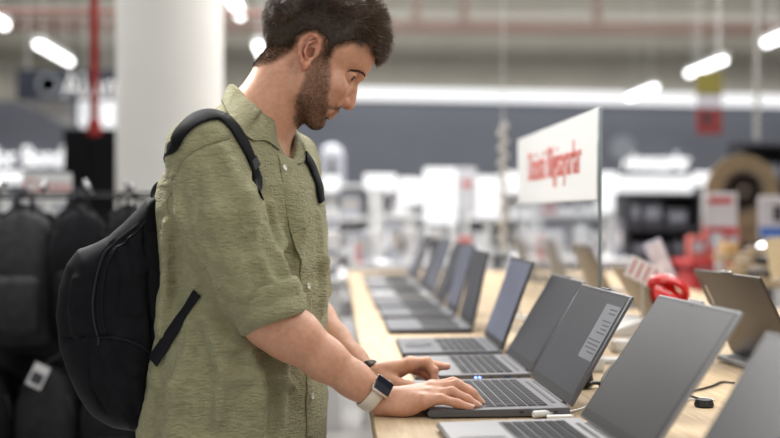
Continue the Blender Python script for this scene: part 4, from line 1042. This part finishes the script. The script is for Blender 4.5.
strap('strap_webbing', [(251, 160), (255, 172), (258, 184), (260, 196)], (.020, .020, .020, .018), .0022, M_web)
toworld(sweep_strip([tuple(a) for a in q_[-4:]], [tuple(a+0) for a in n_[-4:]], .0235, .0075, M_zip, 'strap_buckle', bag))
strap('lower_strap', [(198, 293), (190, 305), (180, 320), (170, 336), (160, 352), (154, 362)], (.018, .018, .022, .03), .0025, M_web)
strap('shoulder_strap', [(304, 157), (310, 165), (314.5, 177), (318, 190), (320, 202)], .026, .0055, M_nyl)
mb = MB(); mb.tube(spline([P(158, 208, 2.18), P(152, 196, 2.18), P(158, 186, 2.20), P(165, 196, 2.2)], 6), .006, 8, flat=(1.6, .5)); toworld(mb.build('haul_loop', M_web))
# ================================================================== the shop around the table
def px2m(n, Y): return n*Y/FPX
def ground(px, Y): v = P(px, 213, Y); return (v[0], v[1], 0.)
M_wgloss = mat('white_shelf', (.70, .70, .71), .45, var=.03)
M_dkshelf = mat('charcoal_shelf', (.035, .035, .04), .6, spec=.2)
M_lightbox = mat('backlit_panel', (.45, .45, .46), .5, var=0, emit=.72, ecol=(.97, .98, 1))
PAL = [(.72, .72, .73), (.60, .60, .62), (.68, .66, .64), (.25, .26, .30), (.07, .07, .085), (.55, .12, .10), (.42, .44, .50), (.66, .62, .55), (.15, .20, .36), (.50, .46, .42)]
def product(kind, loc, size, ci, rz, label, group):
    t = thing(kind, label, 'box', loc, rz, group); w, d, h = size
    mb = MB(); mb.box((0, 0, h/2), (w, d, h), bevel=min(w, d, h)*.06, seg=1); mb.build('carton', mat('carton_%d' % ci, PAL[ci], .5), t)
    mb = MB(); mb.box((0, -d/2-.001, h*.55), (w*.7, .002, h*.4)); mb.build('front_label', mat('carton_%d' % ((ci*3+1) % 10), PAL[(ci*3+1) % 10], .5), t)
    return t
def shelf_unit(name, label, px0, px1, Y, ytop, dep, levels, m, plabel, pgroup, pal, seed, fill=.75, hmin=.1, hmax=.24, back=True, light=False):
    R_ = random.Random(seed); x0 = P(px0, 213, Y)[0]; x1 = P(px1, 213, Y)[0]; zt = P(390, ytop, Y)[2]; cxm = (x0+x1)/2; w = x1-x0
    t = thing(name, label, 'shelf', (cxm, Y, 0))
    if back: mb = MB(); mb.box((0, dep-.01, zt/2), (w, .02, zt)); mb.build('back_panel', m, t)
    for s in (-1, 1): mb = MB(); mb.box((s*(w/2-.012), dep/2, zt/2), (.024, dep, zt), bevel=.002, seg=1); mb.build('side_panel', m, t)
    mb = MB(); mb.box((0, dep/2, zt-.012), (w, dep, .024)); mb.build('top_panel', m, t)
    for z in levels:
        mb = MB(); mb.box((0, dep/2, z-.01), (w-.05, dep-.02, .02)); mb.box((0, .004, z-.012), (w-.05, .008, .035)); mb.build('shelf_board', m, t)
        up = min([q for q in list(levels)+[zt] if q > z+.02])-.05; x = -w/2+.04
        while x < w/2-.12:
            bw = R_.uniform(.07, .20)
            if R_.random() < fill:
                h = min(up-z, R_.uniform(hmin, hmax)); product('product_box', (cxm+x+bw/2, Y+R_.uniform(.09, .14), z+.0005), (bw*.9, R_.uniform(.10, .16), h), R_.choice(pal), R_.uniform(-.04, .04), plabel, pgroup)
            x += bw+.01
    return t
# far row of white shelving across the aisle
shelf_unit('shelf_unit', 'white product shelf just right of the shirt of the man', 316, 372, 9.0, 184, .35, (.25, .60, .95, 1.22), M_wgloss, 'small carton on the white shelf right of the shirt', 'cartons on the first white shelf', [0, 0, 1, 2, 3, 6], 1)
shelf_unit('shelf_unit', 'white product shelf under the brightest backlit panel', 374, 452, 10.2, 190, .35, (.25, .60, .95, 1.24), M_wgloss, 'small carton on the shelf under the brightest panel', 'cartons on the second white shelf', [0, 0, 0, 1, 2, 7], 2, .7)
shelf_unit('shelf_unit', 'white product shelf behind the string of beads', 455, 536, 9.6, 192, .35, (.25, .60, .95, 1.22), M_wgloss, 'small carton on the shelf behind the string of beads', 'cartons on the third white shelf', [0, 0, 1, 3, 4, 2], 3)
shelf_unit('shelf_unit', 'white shelf seen through and beside the acrylic sign', 540, 618, 10.0, 176, .35, (.25, .60, .95, 1.24), M_wgloss, 'small carton on the shelf beside the acrylic sign', 'cartons on the fourth white shelf', [0, 0, 1, 2, 6, 5], 4)
shelf_unit('shelf_unit', 'dark shelf packed with black and grey goods under the glowing letters', 626, 702, 8.6, 193, .35, (.25, .60, .92, 1.14), M_dkshelf, 'black or grey packed item on the dark shelf', 'goods on the dark shelf', [4, 3, 4, 7, 9, 1, 4], 5, .95)
shelf_unit('shelf_unit', 'dark shelf at the far right behind the round wooden board', 742, 800, 9.6, 142, .35, (.25, .60, .95, 1.24, 1.5), M_dkshelf, 'packed item on the dark shelf behind the round board', 'goods on the far right shelf', [4, 3, 8, 4], 6, .9)
def panel(name, label, cat, px0, px1, y0, y1, Y, m, th=.03, par=None, legs=True, mleg=None):
    a = P(px0, y0, Y); b = P(px1, y1, Y); t = thing(name, label, cat, ((a[0]+b[0])/2, Y, 0))
    mb = MB(); mb.box((0, 0, (a[2]+b[2])/2), (b[0]-a[0], th, a[2]-b[2]), bevel=.006, seg=1); mb.build('face_panel', m, t)
    if legs: mb = MB(); mb.box((0, .012, b[2]/2), (.04, .02, b[2])); mb.box((0, .012, .01), (.14, .16, .02)); mb.build('post', mleg or M_wmetal, t)
    return t, (a[2]+b[2])/2
for lab, px0, px1, y0, y1, Y in (('brightest backlit white panel in the background, tall and narrow', 424, 456, 168, 224, 9.4),
        ('backlit white panel left of the tall bright one', 398, 422, 178, 205, 9.5), ('wide low backlit white strip behind the shirt front', 364, 396, 174, 190, 8.8),
        ('backlit white panel right of the small grey header', 477, 500, 176, 218, 9.4), ('backlit white panel half covered by the sign', 500, 524, 172, 200, 10.15),
        ('backlit white panel just right of the sign edge', 598, 616, 172, 212, 9.4), ('long backlit white strip under the glowing letters', 616, 692, 176, 193, 9.15),
        ('small round-edged backlit panel left of the round wooden board', 694, 716, 172, 186, 9.4), ('small backlit white panel beside the shirt collar', 322, 340, 176, 192, 8.9)):
    panel('light_panel', lab, 'light panel', px0, px1, y0, y1, Y, M_lightbox, .06)
t, z_ = panel('header_sign', 'small grey header card with a red mark between two backlit panels', 'sign', 457, 476, 168, 212, 9.15, mat('header_grey', (.52, .52, .55), .5))
mb = MB(); mb.box((0, -.018, z_+.05), (.07, .004, .05)); mb.build('red_mark', mat('sign_red', (.55, .06, .045)), t)
# pale mannequin-like vase shape behind glass at the left of the slate wall
t = thing('glass_dome', 'tall pale glass dome on the shelf beside the shirt collar', 'dome', tuple(P(332, 184, 9.1)))
mb = MB(); mb.lathe([(.10, 0), (.105, .02), (.105, .22), (.08, .29), (.04, .315), (0, .32)], n=28); mb.build('dome_glass', mat('milky_glass', (.34, .35, .39), .2), t)
mb = MB(); mb.lathe([(.03, .0), (.02, .18), (0, .2)], n=12, c=(0, -.09, .02)); mb.build('figure', M_dkshelf, t)
# white counters beyond the table and in the left aisle
def counter(label, px0, px1, Y, dep, h, m=M_wgloss):
    x0 = P(px0, 213, Y)[0]; x1 = P(px1, 213, Y)[0]; t = thing('display_counter', label, 'counter', ((x0+x1)/2, Y+dep/2, 0))
    mb = MB(); mb.box((0, 0, h/2-.03), (x1-x0-.06, dep-.06, h-.06)); mb.build('plinth', m, t)
    mb = MB(); mb.box((0, 0, h-.02), (x1-x0, dep, .04), bevel=.006, seg=1); mb.build('countertop', m, t); return t
counter('white counter in the aisle left of the oak table', 318, 347, 6.6, 1.2, .88)
counter('white counter standing beyond the end of the oak table', 352, 470, 7.5, .7, .92)
counter('white counter to the right behind the oak table', 520, 640, 7.6, .8, .94)
R_ = random.Random(12)
for i in range(15):
    x_ = P(R_.uniform(356, 466), 213, 7.7)[0]; product('product_box', (x_, 7.62+.4*(i % 2), .9205), (R_.uniform(.05, .11), .08, R_.uniform(.10, .30)), [0, 0, 1, 2, 5, 3, 6, 7][i % 8], R_.uniform(-.3, .3), 'pale carton standing on the white counter beyond the table', 'cartons on the white counter beyond the table')
for i in range(12):
    x_ = P(524+i*9.6, 213, 7.7)[0]; product('product_box', (x_, 7.75+.3*(i % 2), .9405), (R_.uniform(.04, .055), .08, R_.uniform(.08, .26)), [0, 1, 5, 3, 0, 6, 2][i % 7], 0, 'pale carton standing on the counter to the right', 'cartons on the right counter')
for i, yy in enumerate((6.75, 7.05, 7.4, 7.65)):
    product('product_box', (P(333, 213, yy)[0]-.02, yy, .8805), (.11, .12, (.16, .26, .34, .40)[i]), (3, 0, 6, 0)[i], 0, 'carton on the white counter in the left aisle', 'cartons on the aisle counter')
# glowing lettering
def letters(label, text, px, py, Y, size, m, par=None, sx=1, rz=0):
    t = thing('lettering', label, 'lettering', tuple(P(px, py, Y)), rz); x = 0
    o = text_mesh('letters', text, size, m, t, (0, 0, 0), (math.pi/2, 0, 0), extrude=.02, sx=sx); o['kind'] = 'thing'; return t
M_let = mat('lit_letters', (1, 1, 1), .5, var=0, emit=1.1)
letters('white glowing lettering on the slate wall right of the sign', 'Aksesuarlar', 656, 162, 17.96, .40, M_let, sx=.56)
letters('white glowing lettering on the slate wall at the far left', 'ılor Bond', 27, 158, 17.96, .46, M_let, sx=.66)
mb = MB(); mb.lathe([(.20, 0), (.20, .02), (0, .02)], n=24, rot=(math.pi/2, 0, 0)); o = mb.build('wall_emblem', mat('emblem_grey', (.24, .26, .29), .6), None, loc=tuple(P(622, 148, 17.95))); tag(o, 'faint round grey emblem on the slate wall above the glowing letters', 'emblem')
# left side: grey board, dark panel with white lettering, black cabinet, white sign
M_navy = mat('navy_panel', (.028, .031, .045), .7, spec=.2)
t = thing('hanging_board', 'dark hanging board with big slanted white letters behind the red pipe', 'sign', tuple(P(67, 85, 13.5)))
mb = MB(); mb.box((0, 0, 0), (px2m(96, 13.5), .08, px2m(30, 13.5))); mb.build('board', M_navy, t)
mb = MB(); mb.lathe([(.13, 0), (.13, .02), (.10, .02), (.10, .0)], n=24, rot=(math.pi/2, 0, 0), c=(-.2, -.05, 0)); mb.build('ring_mark', mat('emblem_grey', (.2, .2, .2)), t)
text_mesh('letters', 'AlAn', .42, mat('soft_white', (.7, .7, .7), .5, emit=.25), t, (.27, -.05, -.02), (math.pi/2, 0, 0), sx=.72)
for s in (-1, 1): mb = MB(); mb.tube([(s*.45, 0, .17), (s*.45, 0, 4.99-t.location.z)], .006, 6); mb.build('hanging_rod', M_wmetal, t)
t = thing('light_panel', 'wide bright panel partly hidden by the red pipe', 'light panel', tuple(P(97, 114, 13.9)))
mb = MB(); mb.box((.06, 0, 0), (.55, .05, px2m(27, 13.9)), bevel=.05); mb.build('face_panel', M_lightbox, t)
mb = MB(); mb.prism([(-.95, .14), (-.3, .14), (-.3, -.16)], -.02, .02); mb.build('wing', mat('wing_grey', (.42, .41, .40), .6), t)
for s in (-1, 1): mb = MB(); mb.tube([(.06+s*.2, 0, .15), (.06+s*.2, 0, 4.99-t.location.z)], .006, 6); mb.build('hanging_rod', M_wmetal, t)
x_ = ground(91, 8.2); t = thing('black_cabinet', 'tall black cabinet under the end of the red pipe, left of the column', 'cabinet', x_)
mb = MB(); mb.box((0, .2, .92), (px2m(54, 8.2), .4, 1.84), bevel=.005, seg=1); mb.build('cabinet_body', mat('cabinet_black', (.006, .006, .007), .8, spec=.05), t)
for s in (-1, 1): mb = MB(); mb.box((s*.09, -.006, .92), (.165, .014, 1.78), bevel=.002, seg=1); dr_ = mb.build('door', mat('cabinet_black', (.010, .010, .012)), t); mb = MB(); mb.tube([(s*.02, -.03, .9), (s*.02, -.03, 1.1)], .006, 8); mb.build('handle', M_dkshelf, dr_)
t, z_ = panel('rack_sign', 'white rack sign with red lettering above the hanging backpacks', 'sign', 22, 72, 173, 203, 5.6, mat('sign_white', (.66, .66, .655)), .01)
text_mesh('letters', 'Çanta', .095, mat('sign_red', (.55, .06, .045)), t, (0, -.007, z_+.005), (math.pi/2, 0, 0), sx=1.0)
t, z_ = panel('light_panel', 'warm white backlit strip at the left edge above the backpacks', 'light panel', -12, 22, 171, 184, 9.4, M_lightbox, .05)
counter('grey counter at the far left behind the hanging backpacks', -60, 60, 9.6, .5, 1.42, mat('grey_counter', (.22, .23, .25), .5))
# backpack rack ------------------------------------------------------
rack = thing('backpack_rack', 'dark metal rack on the left hung with rows of backpacks', 'rack', (-1.45, 4.1, 0)); M_rack = mat('rack_metal', (.015, .015, .017), .6, spec=.1)
for s in (-1, 1): mb = MB(); mb.box((s*.95, 0, .64), (.03, .03, 1.28)); mb.box((s*.95, 0, .015), (.04, .9, .03)); mb.build('post', M_rack, rack)
mb = MB(); mb.box((0, 0, .68), (1.9, .008, .9)); mb.build('back_board', mat('rack_board', (.008, .008, .009), .9), rack)
rails = [(-.30, 1.300), (.02, 1.32), (-.30, .80)]
for y_, z_ in rails: mb = MB(); mb.tube([(-.98, y_, z_), (.98, y_, z_)], .0055, 10); mb.build('rail', M_rack, rack)
for s in (-1, 1):
    for z_ in (1.305, .80): mb = MB(); mb.tube([(s*.95, 0, z_), (s*.95, -.31, z_)], .008, 8); mb.build('arm', M_rack, rack)
PB = [(.005, .005, .006), (.009, .0095, .0105), (.015, .015, .016), (.004, .005, .008), (.021, .021, .022)]
def hang_pack(loc, w, h, ci, label, tagc=False, patch=False, rz=0):
    t = thing('hanging_backpack', label, 'backpack', loc, rz, 'backpacks on the rack'); m = mat('pack_cloth_%d' % ci, PB[ci], .85, spec=.08, var=.25, vscale=30, bump=.3, bscale=300)
    # rail loop, body, pocket, straps
    mb = MB(); R2 = random.Random(ci*7+int(w*1000)); rows = []
    for i in range(15):
        v = i/14; z = -.035-h*v; ww = w*.5*min(1, .55+1.5*v**.6*.6)*(1-.10*max(0, v-.85)/.15)*(1 if v > .02 else .3); dd = .12*(.35+.65*math.sin(math.pi*min(1, .18+v*.75)))*(1 if v < .97 else .6)
        rows.append([(math.copysign(abs(math.cos(a))**.55, math.cos(a))*ww*(1+R2.uniform(-.02, .02)), math.copysign(abs(math.sin(a))**.6, math.sin(a))*dd, z) for a in np.linspace(0, 2*math.pi, 24, endpoint=False)])
    mb.grid(rows, closed=True); k = mb.bm.verts[:] ; mb.bm.faces.new(k[:24]); mb.bm.faces.new(k[-24:]); bd = mb.build('pack_body', m, t, smooth=60)
    mb = MB(); mb.box((0, -.115, -.035-h*.68), (w*.74, .06, h*.42), bevel=.028, seg=3); pk_ = mb.build('front_pocket', m, t)
    mb = MB(); mb.tube(spline([(-w*.42, -.07, -h*.7), (-w*.40, -.085, -h*.3), (0, -.075, -.075), (w*.40, -.085, -h*.3), (w*.42, -.07, -h*.7)], 6), .004, 6); mb.build('zip', M_zip, t)
    mb = MB(); mb.tube([(-.03, 0, -.05), (-.025, 0, .0), (0, 0, .018), (.025, 0, .0), (.03, 0, -.05)], .006, 8); mb.build('top_loop', M_web, t)
    for s in (-1, 1): mb = MB(); mb.tube(spline([(s*.05, .10, -.07), (s*.10, .16, -h*.35), (s*.12, .13, -h*.9)], 6), .016, 8, flat=(1.4, .5)); mb.build('shoulder_strap', m, t)
    if patch: mb = MB(); mb.box((0, -.147, -.035-h*.55), (.03, .003, .018), bevel=.001, seg=1); mb.build('blue_patch', mat('blue_patch', (.02, .10, .40), .5), pk_)
    return t
NW = ['leftmost', 'second', 'third', 'fourth', 'fifth', 'sixth', 'seventh', 'eighth']
xs = [-1.40, -1.205, -1.02, -.84, -.66]
for i, x_ in enumerate(xs):
    hang_pack((x_, 3.80, 1.292), (.20, .19, .20, .20, .17)[i], (.44, .46, .44, .40, .42)[i], (3, 1, 4, 0, 0)[i], '%s backpack from the left in the upper front row of the rack' % NW[i], rz=(.1, -.15, .05, .2, -.1)[i])
for i, x_ in enumerate([-1.46, -1.28, -1.10, -.92, -.74, -.58]):
    hang_pack((x_, 4.12-.0, 1.317), .17, .44, (0, 3, 1, 0, 1, 0)[i], '%s backpack from the left in the upper rear row of the rack' % NW[i], rz=.1*i-.2)
for i, x_ in enumerate([-1.36, -1.14, -.93, -.73, -.55]):
    hang_pack((x_, 3.80, .787), .205, .46, (3, 0, 2, 1, 0)[i], ('backpack with a small blue patch in the lower row of the rack', 'dark backpack right of the blue-patched one in the lower row', 'grey backpack in the lower row of the rack', 'dark grey backpack in the lower row nearest the worn backpack', 'black backpack at the right end of the lower row')[i], patch=(i == 0), rz=(-.1, .1, -.05, .1, 0)[i])
t = thing('price_tag', 'white swing tag hanging between the two rows of backpacks', 'tag', tuple(P(38, 376, 3.62)), 0, None, rot=(0, .45, 0))
mb = MB(); mb.box((0, 0, 0), (.050, .002, .074)); tg = mb.build('card', mat('card_grey', (.42, .42, .42), .6), t); mb = MB(); mb.box((0, -.0016, -.008), (.036, .001, .036)); mb.build('dark_print', M_dkshelf, tg)
mb = MB(); mb.tube([(0, 0, .035), (.03, .03, .09), (.03, .16, .11)], .0010, 6); mb.build('string', M_dkshelf, t)
# hooks glinting above the packs
R_ = random.Random(9)
for i in range(14):
    x_ = -1.5+i*.070; mb = MB(); mb.tube([(0, 0, 0), (0, -.05, .002), (0, -.065, .018)], .005, 6); mb.lathe([(0, -.011), (.010, -.007), (.012, 0), (.010, .007), (0, .011)], n=12, c=(0, -.065, .022))
    o = mb.build('display_hook', mat('hook_chrome', (.6, .6, .62), .15, 1), None, loc=(x_, 3.80+.3*(i % 2), 1.313+.02*(i % 2))); tag(o, 'small chrome hook on the top rail of the backpack rack', 'hook', 'hooks on the backpack rack')
# hanging bead strings -----------------------------------------------
def beads(label, px, y0, y1, Y, r, col, n):
    a = P(px, y0, Y); b = P(px, y1, Y); t = thing('bead_string', label, 'bead string', tuple(b)); m = mat('bead_'+str(px), col, .4); H_ = a[2]-b[2]
    mb = MB(); mb.tube([(0, 0, 0), (0, 0, 4.99-b[2] if Y > 5 else H_)], .004, 6); mb.build('cord', M_wmetal, t)
    for i in range(n):
        mb = MB(); mb.lathe([(0, -r), (r*.7, -r*.7), (r, 0), (r*.7, r*.7), (0, r)], n=12); mb.build('bead', m, t, loc=(r*.35*(-1)**i, 0, r+(H_-2*r)*i/(n-1)))
    return t
beads('string of pale beads hanging at the left of the sign', 503, 122, 250, 6.6, .024, (.55, .54, .51), 17)
t = beads('thin pale twisted cord hanging from the ceiling at the far right', 757, 2, 140, 8.2, .020, (.30, .29, .27), 32)
mb = MB(); mb.box((0, 0, -.045), (.09, .09, .02)); mb.build('weight', M_dkshelf, bpy.data.objects['bead_string'])
# right side ----------------------------------------------------------
hs = thing('hanging_price_board', 'hanging board in yellow, white and red at the upper right', 'sign', tuple(P(709, 108, 9.0)))
for nm, y0, y1, c in (('yellow_top', 72, 95, (.17, .145, .02)), ('white_middle', 94, 109, (.42, .40, .44)), ('red_bottom', 108, 134, (.17, .018, .018))):
    a = P(697, y0, 9.0); b = P(722, y1, 9.0); mb = MB(); mb.box((0, 0, (a[2]+b[2])/2-hs.location.z), (b[0]-a[0], .02, a[2]-b[2])); mb.build(nm, mat(nm, c, .6), hs)
mb = MB(); mb.box((-.02, -.012, -.08), (.06, .004, .09)); mb.build('dark_digit', M_dkshelf, hs)
for s in (-1, 1): mb = MB(); mb.tube([(s*.08, 0, .2), (s*.08, 0, 4.99-hs.location.z)], .003, 6); mb.build('wire', M_wmetal, hs)
M_cork = mat('round_board_tan', (.24, .175, .10), .7, var=.15, vscale=14); M_ringd = mat('round_board_rings', (.10, .075, .055), .7)
t = thing('round_board', 'round tan wooden board with dark target rings on a stand', 'board', ground(743, 7.2)); zc = P(743, 191, 7.2)[2]
mb = MB(); mb.lathe([(0, 0), (.225, 0), (.235, .01), (.235, .03), (0, .03)], n=40, rot=(math.pi/2, 0, 0), c=(0, .03, zc)); mb.box((0, .03, zc-.16), (.30, .03, .34)); mb.build('board', M_cork, t)
mb = MB(); mb.lathe([(.135, 0), (.135, .006), (.105, .006), (.105, 0)], n=36, rot=(math.pi/2, 0, 0), c=(0, -.001, zc)); mb.build('outer_ring', M_ringd, t)
mb = MB(); mb.lathe([(.055, 0), (.055, .006), (.022, .006), (.022, 0)], n=28, rot=(math.pi/2, 0, 0), c=(0, -.001, zc)); mb.build('inner_ring', M_ringd, t)
mb = MB(); mb.box((0, .04, (zc-.2)/2), (.06, .03, zc-.2)); mb.box((0, .04, .01), (.4, .3, .02)); mb.build('stand', M_dkshelf, t)
M_redp = mat('promo_red', (.50, .03, .03), .45); M_bluep = mat('promo_blue', (.06, .16, .50), .45)
t, z_ = panel('promo_stand', 'white and red price poster on a stand, left of the round board', 'sign', 703, 737, 193, 232, 6.6, mat('poster_white', (.60, .56, .58), .5), .012)
mb = MB(); mb.box((0, -.008, z_+.07), (.14, .003, .035)); mb.box((0, -.008, z_-.10), (.185, .003, .03)); mb.build('red_print', M_redp, t)
t, z_ = panel('promo_stand', 'white poster with blue foot at the right edge of the photo', 'sign', 758, 800, 196, 238, 6.4, mat('poster_white', (.60, .56, .58)), .012)
mb = MB(); mb.box((0, -.008, z_-.085), (.225, .004, .055)); mb.build('blue_print', M_bluep, t); mb = MB(); mb.box((-.01, -.008, z_+.02), (.05, .004, .09)); mb.build('dark_print', M_dkshelf, t)
t = counter('low red promotional counter right of the dark shelf', 688, 738, 6.9, .35, .96, M_redp)
for i, (px, w_, h_, ci) in enumerate(((695, .10, .15, 5), (712, .11, .24, 5), (729, .09, .20, 5), (704, .06, .09, 0))):
    product('product_box', (P(px, 213, 7.0)[0], 6.98+.11*(i == 3)*-.6+(0 if i < 3 else -.0), .9605), (w_, .09, h_), ci, 0, ('leftmost red carton on the red counter', 'tallest red carton on the red counter', 'red carton at the right of the red counter', 'small white carton in front on the red counter')[i], 'cartons on the red counter') if i < 3 else None
# wooden display tiers at the right edge
t = thing('display_riser', 'stepped light wooden display riser at the right edge behind the warm grey laptop', 'riser', ground(800, 4.6))
M_ply = mat('plywood', (.30, .22, .13), .5, var=.1, vscale=12)
for i, (z, d0, h0) in enumerate(((.965, 0, .04), (1.01, .18, .04), (1.055, .36, .04))):
    mb = MB(); mb.box((.1, d0, z), (.62, .18, .035), bevel=.003); mb.build('tier', M_ply, t)
for s in (-1, 1): mb = MB(); mb.box((.1+s*.28, .18, .5), (.03, .5, 1.0)); mb.build('side_panel', M_ply, t)
R_ = random.Random(21); cc = [(.02, .02, .025), (.45, .34, .18), (.60, .60, .60), (.04, .10, .30), (.50, .30, .12), (.30, .22, .14)]
for i in range(15):
    tier = i//5; z = (.9828, 1.0278, 1.0728)[tier]; x_ = t.location.x-.17+(i % 5)*.125; y_ = 4.6+(0, .18, .36)[tier]; w_ = R_.uniform(.05, .10); h_ = R_.uniform(.015, .05)
    mb = MB(); mb.box((0, 0, h_/2), (w_, .11, h_), bevel=.004, seg=1); o = mb.build('boxed_accessory', mat('accessory_%d' % (i % 6), cc[i % 6], .4), None, loc=(x_, y_, z+.0003), rot=(0, 0, R_.uniform(-.2, .2)))
    tag(o, 'small boxed accessory lying on the stepped wooden riser', 'box', 'accessories on the wooden riser')
t = thing('desk_lamp', 'bright round lamp bulb glowing near the right edge', 'lamp', ground(763, 6.0)); zc = P(763, 249, 6.0)[2]
mb = MB(); mb.lathe([(0, -.032), (.022, -.024), (.032, 0), (.022, .024), (0, .032)], n=18, c=(0, 0, zc)); mb.build('bulb', mat('lit_bulb', (1, 1, 1), .5, var=0, emit=6), t)
mb = MB(); mb.tube([(0, 0, 0), (0, 0, zc-.03)], .012, 10); mb.lathe([(.12, 0), (.12, .015), (.02, .02), (0, .02)], n=20); mb.build('stem', M_dkshelf, t)
t = thing('card_stand', 'plain cream card leaning at the right edge above the riser', 'card', tuple(P(776, 258, 4.0))); mb = MB(); mb.box((.03, 0, 0), (.12, .004, .14)); mb.build('card', mat('cream_card', (.52, .42, .26), .6), t, rot=(0, -.2, 0)); mb = MB(); mb.tube([(.03, .008, -.05), (.03, .008, -t.location.z)], .004, 6); mb.build('stem', M_wmetal, t)
